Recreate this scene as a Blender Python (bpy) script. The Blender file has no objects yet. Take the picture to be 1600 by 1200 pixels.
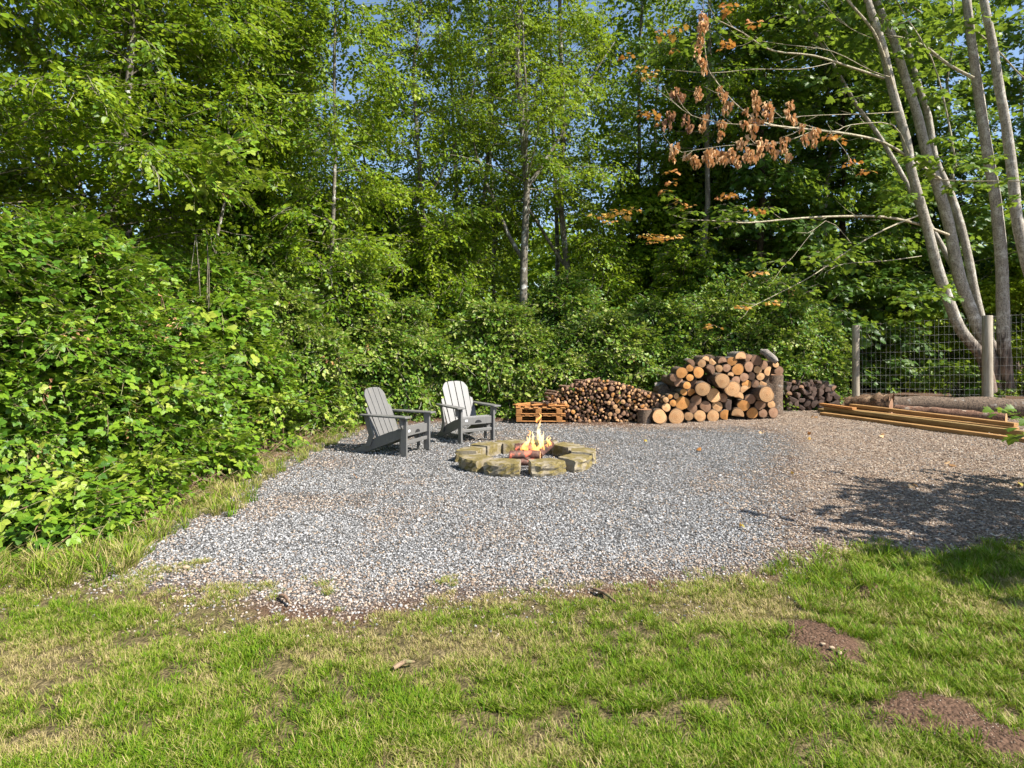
import bpy, bmesh, math, random
import numpy as np
from mathutils import Vector, Matrix, Euler

rnd = random.Random(7)
rng = np.random.default_rng(7)
sc = bpy.context.scene
C = sc.collection

# ------------------------------------------------------------------ camera, world, sun, exposure
CAM_H, F, HOR = 1.77, 960.0, 527.0           # camera height, focal length and horizon in photo pixels (1600 wide)
cam_d = bpy.data.cameras.new('camera')
cam = bpy.data.objects.new('camera', cam_d); C.objects.link(cam)
cam.location = (0, 0, CAM_H)
cam.rotation_euler = (math.radians(90), 0, 0)
cam_d.sensor_width = 36.0
cam_d.lens = 36.0 * F / 1600.0
cam_d.shift_y = -(600.0 - HOR) / 1600.0
cam_d.clip_end = 2000
cam_d.clip_start = 0.05
sc.camera = cam

SUN_EL, SUN_AZ = 46.0, 118.0                 # azimuth clockwise from +Y (straight ahead)
w = bpy.data.worlds.new('World'); sc.world = w; w.use_nodes = True
wn = w.node_tree.nodes; wl = w.node_tree.links
bg = wn['Background']
sky = wn.new('ShaderNodeTexSky'); sky.sky_type = 'NISHITA'; sky.sun_disc = False
sky.sun_elevation = math.radians(SUN_EL); sky.sun_rotation = math.radians(SUN_AZ)
sky.air_density = 1.0; sky.dust_density = 0.6; sky.ozone_density = 1.6
wl.new(sky.outputs[0], bg.inputs[0]); bg.inputs[1].default_value = 0.10
sd = bpy.data.lights.new('sun', 'SUN'); sd.energy = 5.0; sd.angle = math.radians(0.55); sd.color = (1.0, 0.955, 0.88)
so = bpy.data.objects.new('sun', sd); C.objects.link(so)
az = math.radians(SUN_AZ); el = math.radians(SUN_EL)
to_sun = Vector((math.sin(az) * math.cos(el), math.cos(az) * math.cos(el), math.sin(el)))
so.rotation_euler = to_sun.to_track_quat('Z', 'Y').to_euler()
sc.view_settings.view_transform = 'Standard'; sc.view_settings.look = 'None'
sc.view_settings.gamma = 1.0; sc.view_settings.use_curve_mapping = False
sc.view_settings.exposure = 1.08
cy = sc.cycles
cy.max_bounces = 7; cy.diffuse_bounces = 4; cy.glossy_bounces = 2; cy.transmission_bounces = 4; cy.transparent_max_bounces = 12
cy.caustics_reflective = False; cy.caustics_refractive = False
cy.sample_clamp_indirect = 6.0

# ------------------------------------------------------------------ helpers
def gx(px, D): return (px - 800.0) / F * D
def P(px, py, D): return Vector((gx(px, D), D, CAM_H - (py - HOR) / F * D))     # a point at depth D seen at a photo pixel
def G(px, py):                                                               # the ground point seen at a photo pixel
    D = CAM_H * F / (py - HOR)
    return (gx(px, D), D)

def tag(o, label=None, cat=None, group=None, kind=None):
    if label: o['label'] = label
    if cat: o['category'] = cat
    if group: o['group'] = group
    if kind: o['kind'] = kind
    return o

def empty(name, loc=(0, 0, 0), rz=0.0):
    o = bpy.data.objects.new(name, None); C.objects.link(o)
    o.location = loc; o.rotation_euler = (0, 0, rz); o.empty_display_size = 0.1
    return o

def link(name, me, parent=None):
    o = bpy.data.objects.new(name, me); C.objects.link(o)
    if parent: o.parent = parent
    return o

class MB:
    """Collects verts / faces / material index, builds one mesh object."""
    def __init__(s): s.v = []; s.f = []; s.m = []; s.sm = []
    def add(s, vs, fs, mi=0, smooth=False):
        b = len(s.v); s.v.extend(tuple(p) for p in vs)
        for f in fs:
            s.f.append(tuple(b + i for i in f)); s.m.append(mi); s.sm.append(smooth)
    def box(s, c, size, rot=None, mi=0, taper=1.0):
        hx, hy, hz = size[0] / 2, size[1] / 2, size[2] / 2
        vs = []
        for z in (-1, 1):
            t = taper if z > 0 else 1.0
            for x, y in ((-1, -1), (1, -1), (1, 1), (-1, 1)):
                p = Vector((x * hx * t, y * hy * t, z * hz))
                if rot is not None: p = rot @ p
                vs.append(p + Vector(c))
        s.add(vs, [(0, 3, 2, 1), (4, 5, 6, 7), (0, 1, 5, 4), (1, 2, 6, 5), (2, 3, 7, 6), (3, 0, 4, 7)], mi)
    def prism(s, poly, a, b, axis='y', mi=0):
        """poly: 2-D outline; extruded from a to b along axis."""
        n = len(poly)
        def mk(p, t):
            if axis == 'y': return (p[0], t, p[1])
            if axis == 'x': return (t, p[0], p[1])
            return (p[0], p[1], t)
        vs = [mk(p, a) for p in poly] + [mk(p, b) for p in poly]
        fs = [tuple(range(n)), tuple(range(2 * n - 1, n - 1, -1))]
        for i in range(n): fs.append((i, i + n, (i + 1) % n + n, (i + 1) % n))
        s.add(vs, fs, mi)
    def tube(s, pts, radii, sides=6, mi=0, cap=True, wob=0.0, r=None):
        pts = [Vector(p) for p in pts]; n = len(pts)
        base = len(s.v); vs = []; up = None
        for i, p in enumerate(pts):
            t = (pts[min(i + 1, n - 1)] - pts[max(i - 1, 0)])
            if t.length < 1e-6: t = Vector((0, 0, 1))
            t.normalize()
            if up is None:
                up = Vector((1, 0, 0)) if abs(t.x) < 0.8 else Vector((0, 1, 0))
            a = (up - t * up.dot(t)).normalized(); up = a
            b = t.cross(a)
            for k in range(sides):
                q = 2 * math.pi * k / sides
                rr = radii[i] * (1 + (wob * (r or rnd).uniform(-1, 1) if wob else 0))
                vs.append(p + a * math.cos(q) * rr + b * math.sin(q) * rr)
        fs = []
        for i in range(n - 1):
            for k in range(sides):
                k2 = (k + 1) % sides
                fs.append((i * sides + k, i * sides + k2, (i + 1) * sides + k2, (i + 1) * sides + k))
        s.add(vs, fs, mi, True)
        if cap:
            s.add([vs[k] for k in range(sides)], [tuple(reversed(range(sides)))], mi)
            s.add([vs[(n - 1) * sides + k] for k in range(sides)], [tuple(range(sides))], mi)
    def mesh(s, name, mats):
        me = bpy.data.meshes.new(name)
        me.from_pydata(s.v, [], s.f)
        for m in (mats if isinstance(mats, (list, tuple)) else [mats]): me.materials.append(m)
        me.polygons.foreach_set('material_index', s.m)
        me.polygons.foreach_set('use_smooth', s.sm)
        me.update()
        return me
    def build(s, name, mats, parent=None): return link(name, s.mesh(name, mats), parent)

def bevel(o, wd=0.004, seg=1):
    m = o.modifiers.new('bevel', 'BEVEL'); m.width = wd; m.segments = seg; m.limit_method = 'ANGLE'; m.angle_limit = math.radians(40)
    return o

def vnoise(x, y, seed=0):
    """smooth value noise 0..1 on arrays"""
    xi = np.floor(x).astype(np.int64); yi = np.floor(y).astype(np.int64)
    fx = x - xi; fy = y - yi
    fx = fx * fx * (3 - 2 * fx); fy = fy * fy * (3 - 2 * fy)
    def h(a, b):
        n = (a * 374761393 + b * 668265263 + seed * 1442695041) & 0xffffffff
        n = ((n ^ (n >> 13)) * 1274126177) & 0xffffffff
        return ((n ^ (n >> 16)) & 0xffff) / 65535.0
    return (h(xi, yi) * (1 - fx) + h(xi + 1, yi) * fx) * (1 - fy) + (h(xi, yi + 1) * (1 - fx) + h(xi + 1, yi + 1) * fx) * fy
def fbm(x, y, seed=0, oct=3):
    s = 0; a = 0.5; t = 0
    for o in range(oct):
        s = s + a * vnoise(x * 2 ** o, y * 2 ** o, seed + o * 17); t += a; a *= 0.55
    return s / t

# ------------------------------------------------------------------ materials
class NT:
    def __init__(s, name):
        s.m = bpy.data.materials.new(name); s.m.use_nodes = True
        s.t = s.m.node_tree; s.n = s.t.nodes; s.l = s.t.links
        s.b = s.n['Principled BSDF']; s.out = s.n['Material Output']
        s.b.inputs['Roughness'].default_value = 0.8
        s.b.inputs['Specular IOR Level'].default_value = 0.3
    def node(s, t, **kw):
        n = s.n.new(t)
        for k, v in kw.items(): setattr(n, k, v)
        return n
    def coord(s, out='Object', scale=None):
        c = s.node('ShaderNodeTexCoord').outputs[out]
        if scale is None: return c
        mp = s.node('ShaderNodeMapping'); mp.inputs['Scale'].default_value = scale
        s.l.new(c, mp.inputs[0]); return mp.outputs[0]
    def noise(s, vec, scale, detail=4, rough=0.55, out='Fac', dist=0.0):
        n = s.node('ShaderNodeTexNoise'); n.inputs['Scale'].default_value = scale; n.inputs['Detail'].default_value = detail
        n.inputs['Roughness'].default_value = rough; n.inputs['Distortion'].default_value = dist
        if vec is not None: s.l.new(vec, n.inputs['Vector'])
        return n.outputs[out]
    def voro(s, vec, scale, out='Color', feat='F1'):
        n = s.node('ShaderNodeTexVoronoi', feature=feat); n.inputs['Scale'].default_value = scale
        s.l.new(vec, n.inputs['Vector']); return n.outputs[out]
    def ramp(s, fac, stops, interp='LINEAR'):
        n = s.node('ShaderNodeValToRGB'); cr = n.color_ramp; cr.interpolation = interp
        while len(cr.elements) < len(stops): cr.elements.new(0.5)
        for e, (p, c) in zip(cr.elements, stops):
            e.position = p; e.color = tuple(c) + (1,) if not isinstance(c, (int, float)) else (c, c, c, 1)
        s.l.new(fac, n.inputs[0]); return n.outputs[0]
    def mix(s, fac, a, b, mode='MIX'):
        n = s.node('ShaderNodeMix', data_type='RGBA', blend_type=mode)
        for sock, v in ((n.inputs[0], fac), (n.inputs[6], a), (n.inputs[7], b)):
            if isinstance(v, (int, float)): sock.default_value = v
            elif isinstance(v, tuple): sock.default_value = v + (1,)
            else: s.l.new(v, sock)
        return n.outputs[2]
    def math(s, op, a, b=0.0, clamp=False):
        n = s.node('ShaderNodeMath', operation=op, use_clamp=clamp)
        for sock, v in ((n.inputs[0], a), (n.inputs[1], b)):
            if isinstance(v, (int, float)): sock.default_value = v
            else: s.l.new(v, sock)
        return n.outputs[0]
    def attr(s, name, kind='GEOMETRY', out='Fac'):
        n = s.node('ShaderNodeAttribute', attribute_type=kind, attribute_name=name); return n.outputs[out]
    def bump(s, h, strength=0.3, dist=0.02):
        n = s.node('ShaderNodeBump'); n.inputs['Strength'].default_value = strength; n.inputs['Distance'].default_value = dist
        s.l.new(h, n.inputs['Height']); s.l.new(n.outputs[0], s.b.inputs['Normal']); return n
    def col(s, c):
        if isinstance(c, tuple): s.b.inputs['Base Color'].default_value = c + (1,)
        else: s.l.new(c, s.b.inputs['Base Color'])
        return s

def leaf_mat(name, stops, trans=(0.28, 0.42, 0.05), tw=0.38, rough=0.45, spec=0.32):
    """leaf colour from per-leaf value and per-instance tint (stable colour variety between leaves)."""
    t = NT(name)
    v = t.attr('v'); ti = t.attr('tint', 'INSTANCER')
    f = t.math('ADD', t.math('MULTIPLY', v, 0.55), t.math('MULTIPLY', ti, 0.6))
    c = t.ramp(f, stops)
    t.col(c); t.b.inputs['Roughness'].default_value = rough; t.b.inputs['Specular IOR Level'].default_value = spec
    tr = t.node('ShaderNodeBsdfTranslucent')
    t.l.new(t.mix(0.62, c, trans, 'MIX'), tr.inputs[0])
    ms = t.node('ShaderNodeMixShader'); ms.inputs[0].default_value = tw
    t.l.new(t.b.outputs[0], ms.inputs[1]); t.l.new(tr.outputs[0], ms.inputs[2]); t.l.new(ms.outputs[0], t.out.inputs[0])
    return t.m

M = {}
M['alder_leaf'] = leaf_mat('alder_leaf', [(0.0, (0.042, 0.105, 0.009)), (0.4, (0.11, 0.205, 0.010)), (0.75, (0.22, 0.31, 0.012)), (1.0, (0.33, 0.39, 0.025))], trans=(0.36, 0.46, 0.03))
M['bramble_leaf'] = leaf_mat('bramble_leaf', [(0.0, (0.035, 0.095, 0.012)), (0.4, (0.09, 0.195, 0.016)), (0.75, (0.18, 0.30, 0.02)), (1.0, (0.32, 0.37, 0.05))], trans=(0.36, 0.46, 0.03), tw=0.3)
M['shrub_leaf'] = leaf_mat('shrub_leaf', [(0.0, (0.03, 0.09, 0.012)), (0.4, (0.085, 0.185, 0.018)), (0.75, (0.19, 0.285, 0.03)), (1.0, (0.38, 0.40, 0.12))], trans=(0.36, 0.44, 0.04), tw=0.3)
M['maple_leaf'] = leaf_mat('maple_leaf', [(0.0, (0.03, 0.08, 0.014)), (0.5, (0.075, 0.155, 0.018)), (0.85, (0.14, 0.23, 0.022)), (1.0, (0.20, 0.29, 0.03))], trans=(0.36, 0.48, 0.04), tw=0.38)
M['cedar_leaf'] = leaf_mat('cedar_leaf', [(0.0, (0.016, 0.045, 0.014)), (0.5, (0.035, 0.08, 0.02)), (1.0, (0.075, 0.12, 0.03))], trans=(0.08, 0.14, 0.03), tw=0.2, rough=0.75, spec=0.15)
M['grass_blade'] = leaf_mat('grass_blade', [(0.0, (0.04, 0.115, 0.004)), (0.3, (0.095, 0.195, 0.006)), (0.55, (0.19, 0.27, 0.014)), (0.75, (0.34, 0.29, 0.10)), (1.0, (0.48, 0.37, 0.19))], trans=(0.32, 0.40, 0.03), tw=0.25, rough=0.65, spec=0.15)
M['dead_leaf'] = leaf_mat('dead_leaf', [(0.0, (0.16, 0.10, 0.08)), (0.35, (0.36, 0.19, 0.10)), (0.7, (0.60, 0.33, 0.14)), (1.0, (0.68, 0.46, 0.25))], trans=(0.6, 0.28, 0.1), tw=0.25, rough=0.7, spec=0.2)
M['orange_leaf'] = leaf_mat('orange_leaf', [(0.0, (0.38, 0.12, 0.04)), (0.5, (0.52, 0.25, 0.07)), (0.9, (0.50, 0.36, 0.07)), (1.0, (0.22, 0.28, 0.04))], trans=(0.65, 0.3, 0.05), tw=0.3, rough=0.6)
M['white_petal'] = NT('white_petal').col((0.75, 0.7, 0.66)).m

def bark_mat(name, a, b, patch=(0.55, 0.54, 0.5), pf=(0.56, 0.66), sc_=(1, 1, 0.25), bs=0.6):
    t = NT(name); co = t.coord('Object', sc_)
    n1 = t.noise(co, 14, 6, 0.65); n2 = t.noise(t.coord('Object'), 5.0, 3)
    c = t.ramp(n1, [(0.3, a), (0.7, b)])
    c = t.mix(t.ramp(n2, [(pf[0], 0.0), (pf[1], 1.0)]), c, patch)
    c = t.mix(t.ramp(t.noise(t.coord('Object', (1, 1, .7)), 34, 5, .75), [(.40, .75), (.50, 0.0)]), c, tuple(k * .45 for k in a))
    t.col(c); t.b.inputs['Roughness'].default_value = 0.9
    t.bump(t.noise(co, 30, 5, 0.7), bs, 0.012)
    return t.m
def maple_trunk_mat():
    m = bark_mat('maple_bark', (0.22, 0.19, 0.15), (0.50, 0.45, 0.37), patch=(0.62, 0.58, 0.50), pf=(0.5, 0.7), sc_=(2.2, 2.2, 0.3), bs=0.9)
    n = m.node_tree.nodes; l = m.node_tree.links; b = n['Principled BSDF']; src = b.inputs['Base Color'].links[0].from_socket
    co = n.new('ShaderNodeTexCoord'); sp = n.new('ShaderNodeSeparateXYZ'); l.new(co.outputs['Object'], sp.inputs[0])
    mp = n.new('ShaderNodeMapping'); mp.inputs['Scale'].default_value = (5, 5, .7); l.new(co.outputs['Object'], mp.inputs[0])
    ns = n.new('ShaderNodeTexNoise'); ns.inputs['Scale'].default_value = 3; ns.inputs['Detail'].default_value = 5; l.new(mp.outputs[0], ns.inputs[0])
    ma = n.new('ShaderNodeMath'); ma.operation = 'MULTIPLY_ADD'; ma.inputs[1].default_value = 2.6; l.new(ns.outputs[0], ma.inputs[0]); l.new(sp.outputs[2], ma.inputs[2])
    rp = n.new('ShaderNodeValToRGB'); rp.color_ramp.elements[0].position = .0; mr = n.new('ShaderNodeMapRange'); mr.inputs[1].default_value = 2.6; mr.inputs[2].default_value = 3.4; mr.inputs[3].default_value = .85; mr.inputs[4].default_value = 0
    l.new(ma.outputs[0], mr.inputs[0]); mx = n.new('ShaderNodeMix'); mx.data_type = 'RGBA'; l.new(mr.outputs[0], mx.inputs[0]); l.new(src, mx.inputs[6])
    r2 = n.new('ShaderNodeValToRGB'); r2.color_ramp.elements[0].position = .4; r2.color_ramp.elements[0].color = (.035, .022, .016, 1); r2.color_ramp.elements[1].position = .6; r2.color_ramp.elements[1].color = (.22, .14, .10, 1); l.new(ns.outputs[0], r2.inputs[0]); l.new(r2.outputs[0], mx.inputs[7])
    l.new(mx.outputs[2], b.inputs['Base Color']); n.remove(rp); return m
M['alder_bark'] = bark_mat('alder_bark', (0.07, 0.06, 0.045), (0.26, 0.23, 0.18))
M['maple_bark'] = maple_trunk_mat()
M['branch_bark'] = bark_mat('branch_bark', (0.10, 0.08, 0.055), (0.30, 0.26, 0.19), patch=(0.36, 0.36, 0.25))
M['maple_branch_bark'] = bark_mat('maple_branch_bark', (0.28, 0.23, 0.15), (0.58, 0.51, 0.37), patch=(0.5, 0.5, 0.32), sc_=(1, 1, 1))
M['dark_bark'] = bark_mat('dark_bark', (0.035, 0.028, 0.02), (0.12, 0.09, 0.065), patch=(0.13, 0.13, 0.09))
M['cane'] = bark_mat('cane', (0.16, 0.08, 0.05), (0.34, 0.24, 0.15), patch=(0.16, 0.2, 0.07))
M['cane_green'] = bark_mat('cane_green', (0.10, 0.12, 0.04), (0.22, 0.22, 0.09), patch=(0.22, 0.12, 0.08))
M['log_bark'] = bark_mat('log_bark', (0.055, 0.04, 0.03), (0.27, 0.19, 0.13), patch=(0.34, 0.31, 0.27), pf=(0.6, 0.72), sc_=(3, 0.6, 3), bs=0.8)
M['log_bark_grey'] = bark_mat('log_bark_grey', (0.12, 0.10, 0.08), (0.36, 0.31, 0.27), patch=(0.5, 0.46, 0.42), sc_=(3, 0.8, 3))
M['stick_bark'] = bark_mat('stick_bark', (0.10, 0.05, 0.032), (0.34, 0.19, 0.12), patch=(0.46, 0.36, 0.27), sc_=(2, .6, 2))

M['torn_wood'] = bark_mat('torn_wood', (0.03, 0.018, 0.012), (0.30, 0.18, 0.10), patch=(0.42, 0.29, 0.18), sc_=(.5, 3, 3), bs=1.0)
def cut_mat(name, a, b, c):
    t = NT(name); co = t.coord('Object')
    sep = t.node('ShaderNodeSeparateXYZ'); t.l.new(co, sep.inputs[0])
    x = t.math('MULTIPLY', sep.outputs[0], sep.outputs[0]); z = t.math('MULTIPLY', sep.outputs[2], sep.outputs[2])
    rr = t.math('SQRT', t.math('ADD', x, z))
    inf = t.node('ShaderNodeObjectInfo').outputs['Random']
    n = t.noise(t.coord('Object'), 2.2, 4, 0.6)
    d = t.math('ADD', t.math('MULTIPLY', rr, 3.2), t.math('MULTIPLY', n, 1.1))
    ring = t.math('SINE', t.math('MULTIPLY', d, 9.0))
    base = t.ramp(t.math('ADD', t.math('MULTIPLY', rr, 0.6), t.math('MULTIPLY', n, 0.5)), [(0.12, b), (0.5, a), (0.85, a)])
    col = t.mix(t.math('MULTIPLY', t.math('ADD', ring, 1.0), 0.30), base, c)
    col = t.mix(t.ramp(t.noise(t.coord('Object', (1, 1, 1)), 1.3, 3, .7), [(.42, 0.0), (.62, .6)]), col, b)
    col = t.mix(t.ramp(rr, [(.86, 0.0), (.97, .7)]), col, (.09, .055, .035))
    # radial checks
    ang = t.math('ARCTAN2', sep.outputs[2], sep.outputs[0])
    ck = t.noise(None, 1.0, 2); nn = t.n[-1]
    cmb = t.node('ShaderNodeCombineXYZ'); t.l.new(t.math('MULTIPLY', ang, 6.0), cmb.inputs[0]); t.l.new(t.math('MULTIPLY', inf, 40.0), cmb.inputs[1])
    ckn = t.noise(cmb.outputs[0], 1.0, 3, 0.7)
    col = t.mix(t.ramp(ckn, [(0.66, 0.0), (0.70, 0.75)]), col, c)
    gr = t.noise(t.coord('Object'), 16, 4, 0.7)
    col = t.mix(t.ramp(gr, [(0.35, 0.35), (0.65, 0.0)]), col, c)
    bv = t.node('ShaderNodeHueSaturation'); t.l.new(col, bv.inputs['Color'])
    t.l.new(t.math('ADD', t.math('MULTIPLY', inf, 0.5), 0.75), bv.inputs['Value'])
    t.col(bv.outputs[0]); t.b.inputs['Roughness'].default_value = 0.75
    t.bump(ring, 0.12, 0.004)
    return t.m
M['cut_pale'] = cut_mat('cut_pale', (0.72, 0.46, 0.23), (0.60, 0.30, 0.12), (0.30, 0.14, 0.06))
M['cut_orange'] = cut_mat('cut_orange', (0.68, 0.35, 0.11), (0.58, 0.24, 0.06), (0.30, 0.11, 0.03))
M['cut_brown'] = cut_mat('cut_brown', (0.42, 0.25, 0.15), (0.30, 0.15, 0.08), (0.13, 0.07, 0.04))
M['cut_dark'] = cut_mat('cut_dark', (0.15, 0.10, 0.075), (0.11, 0.07, 0.05), (0.05, 0.03, 0.025))

def wood_mat(name, a, b, sc_=(1, 12, 12), bs=0.25, rough=0.7):
    t = NT(name); co = t.coord('Object', sc_); n = t.noise(co, 3.0, 6, 0.6)
    c = t.ramp(n, [(0.3, a), (0.7, b)])
    c = t.mix(t.ramp(t.noise(t.coord('Object'), 1.7, 3), [(0.55, 0.0), (0.75, 0.5)]), c, tuple(x * 0.6 for x in a))
    t.col(c); t.b.inputs['Roughness'].default_value = rough; t.bump(n, bs, 0.004); return t.m
M['plank'] = wood_mat('plank', (0.24, 0.12, 0.045), (0.46, 0.27, 0.10))
M['plank_green'] = wood_mat('plank_green', (0.16, 0.10, 0.04), (0.36, 0.24, 0.09))
M['pallet'] = wood_mat('pallet', (0.28, 0.11, 0.035), (0.58, 0.28, 0.09), sc_=(2, 10, 10))
M['post'] = wood_mat('post', (0.26, 0.21, 0.15), (0.46, 0.40, 0.31), sc_=(14, 14, 1))
M['rail'] = wood_mat('rail', (0.22, 0.20, 0.16), (0.36, 0.33, 0.28))
t = NT('galvanised_wire').col((0.42, 0.42, 0.39)); t.b.inputs['Metallic'].default_value = 0.7; t.b.inputs['Roughness'].default_value = 0.5; M['wire'] = t.m

def chair_mat():
    t = NT('grey_recycled_plastic'); n = t.noise(t.coord('Object', (30, 30, 4)), 2.0, 4, 0.6)
    c = t.ramp(n, [(0.3, (0.135, 0.13, 0.122)), (0.7, (0.175, 0.168, 0.158))])
    d = t.noise(t.coord('Object'), 7, 4, 0.6)
    t.col(t.mix(t.ramp(d, [(0.58, 0.0), (0.75, 0.35)]), c, (0.30, 0.27, 0.22)))
    t.b.inputs['Roughness'].default_value = 0.48; t.b.inputs['Specular IOR Level'].default_value = 0.5
    t.bump(n, 0.12, 0.002); return t.m
M['chair'] = chair_mat()
M['tag'] = NT('label_white').col((0.8, 0.8, 0.8)).m
M['hole_shade'] = NT('black_hole_shade').col((0.02, 0.02, 0.02)).m  # near-black colour painted for the shade inside the apron's hand hole

def block_mat(name, face):
    t = NT(name); co = t.coord('Object')
    n = t.noise(co, 9, 5, 0.6); c = t.ramp(n, [(0.3, (0.23, 0.19, 0.13)), (0.7, (0.42, 0.36, 0.27))])
    g = t.node('ShaderNodeNewGeometry'); sep = t.node('ShaderNodeSeparateXYZ'); t.l.new(g.outputs['Normal'], sep.inputs[0])
    moss = t.math('ADD', t.noise(co, 4.5, 4, 0.65), t.math('MULTIPLY', sep.outputs[2], 0.10))
    mossc = t.ramp(t.noise(co, 40, 3), [(0.3, (0.085, 0.062, 0.014)), (0.7, (0.23, 0.175, 0.045))])
    t.col(t.mix(t.ramp(moss, [(0.46, 0.0), (0.60, 0.9)]), c, mossc))
    t.b.inputs['Roughness'].default_value = 0.95
    t.bump(t.noise(co, 60, 5, 0.7), 0.7, 0.012); return t.m
M['block'] = block_mat('mossy_concrete', 0)

# ground
def ground_mat():
    t = NT('ground_soil'); co = t.coord('Object')
    gr = t.attr('gravel'); gs = t.attr('grass'); ch = t.attr('chips'); dirt = t.attr('dirt')
    # gravel
    v = t.voro(co, 55, 'Color'); vs = t.node('ShaderNodeSeparateColor'); t.l.new(v, vs.inputs[0])
    stone = t.ramp(vs.outputs[0], [(0.0, (0.03, 0.028, 0.026)), (0.3, (0.08, 0.077, 0.074)), (0.7, (0.20, 0.195, 0.19)), (0.93, (0.36, 0.35, 0.34)), (1.0, (0.25, 0.18, 0.12))])
    vd = t.voro(co, 55, 'Distance'); stone = t.mix(t.ramp(vd, [(0.3, 0.0), (0.75, 0.85)]), stone, (0.05, 0.045, 0.04))
    # chips
    v2 = t.voro(t.coord('Object', (1, 1.6, 1)), 42, 'Color'); v2s = t.node('ShaderNodeSeparateColor'); t.l.new(v2, v2s.inputs[0])
    chip = t.ramp(v2s.outputs[1], [(0.0, (0.07, 0.045, 0.03)), (0.35, (0.19, 0.13, 0.09)), (0.75, (0.33, 0.25, 0.185)), (1.0, (0.50, 0.43, 0.34))])
    chip = t.mix(t.ramp(t.noise(co, 1.4, 4, 0.6), [(0.45, 0.0), (0.7, 0.55)]), chip, stone)
    soil = t.ramp(t.noise(co, 30, 5, 0.7), [(0.3, (0.06, 0.035, 0.02)), (0.7, (0.17, 0.10, 0.065))])
    thatch = t.ramp(t.noise(co, 26, 5, 0.75), [(0.3, (0.05, 0.04, 0.018)), (0.55, (0.14, 0.11, 0.05)), (0.75, (0.30, 0.23, 0.13))])
    def edge(a, k, wd=0.16): return t.ramp(t.math('ADD', a, t.math('MULTIPLY', t.math('SUBTRACT', t.noise(co, k, 4, 0.7), 0.5), 0.8)), [(0.5 - wd, 0.0), (0.5 + wd, 1.0)])
    c = soil
    c = t.mix(edge(ch, 5), c, chip)
    c = t.mix(edge(gr, 2.6, 0.26), c, stone)
    c = t.mix(edge(gs, 7), c, thatch)
    c = t.mix(edge(dirt, 8), c, soil)
    t.col(c); t.b.inputs['Roughness'].default_value = 0.95; t.b.inputs['Specular IOR Level'].default_value = 0.15
    h = t.math('ADD', t.math('MULTIPLY', vd, -1.0), t.math('MULTIPLY', t.noise(co, 60, 4, 0.7), 0.8))
    t.bump(h, 0.7, 0.02)
    return t.m
M['ground'] = ground_mat()
def stone_mat():
    t = NT('gravel_stone'); r = t.node('ShaderNodeObjectInfo').outputs['Random']
    c = t.ramp(r, [(0.0, (0.09, 0.088, 0.085)), (0.25, (0.19, 0.187, 0.183)), (0.6, (0.315, 0.308, 0.30)), (0.84, (0.43, 0.42, 0.41)), (0.93, (0.56, 0.545, 0.53)), (0.95, (0.30, 0.22, 0.15)), (1.0, (0.42, 0.32, 0.22))])
    c2 = t.ramp(r, [(0.0, (0.10, 0.06, 0.038)), (0.4, (0.26, 0.175, 0.115)), (0.8, (0.42, 0.31, 0.215)), (1.0, (0.62, 0.52, 0.41))])
    c = t.mix(t.attr('tint', 'INSTANCER'), c, c2)
    t.col(t.mix(t.ramp(t.noise(t.coord('Object'), 4, 4, 0.7), [(0.4, 0.0), (0.7, 0.3)]), c, (0.1, 0.095, 0.09)))
    t.b.inputs['Roughness'].default_value = 0.85; return t.m
M['stone'] = stone_mat()

# ------------------------------------------------------------------ instancing through geometry nodes (foliage, grass, gravel only)
def source_obj(name, me):
    return bpy.data.objects.new(name, me)      # not linked to the scene: only read by the node groups

_groups = {}
def scatter_group(key, sources):
    if key in _groups: return _groups[key]
    g = bpy.data.node_groups.new('scatter_' + key, 'GeometryNodeTree')
    g.interface.new_socket('Geometry', in_out='INPUT', socket_type='NodeSocketGeometry')
    g.interface.new_socket('Geometry', in_out='OUTPUT', socket_type='NodeSocketGeometry')
    n = g.nodes; l = g.links
    gi = n.new('NodeGroupInput'); go = n.new('NodeGroupOutput')
    join = n.new('GeometryNodeJoinGeometry')
    for s in sources:
        oi = n.new('GeometryNodeObjectInfo'); oi.inputs['Object'].default_value = s
        g2i = n.new('GeometryNodeGeometryToInstance'); l.new(oi.outputs['Geometry'], g2i.inputs[0]); l.new(g2i.outputs[0], join.inputs[0])
    iop = n.new('GeometryNodeInstanceOnPoints')
    l.new(gi.outputs[0], iop.inputs['Points']); l.new(join.outputs[0], iop.inputs['Instance'])
    iop.inputs['Pick Instance'].default_value = True
    def na(nm, ty):
        a = n.new('GeometryNodeInputNamedAttribute'); a.data_type = ty; a.inputs[0].default_value = nm; return a.outputs[0]
    l.new(na('pick', 'INT'), iop.inputs['Instance Index'])
    er = n.new('FunctionNodeEulerToRotation'); l.new(na('rot', 'FLOAT_VECTOR'), er.inputs[0]); l.new(er.outputs[0], iop.inputs['Rotation'])
    l.new(na('scl', 'FLOAT_VECTOR'), iop.inputs['Scale'])
    l.new(iop.outputs[0], go.inputs[0])
    _groups[key] = g
    return g

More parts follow.
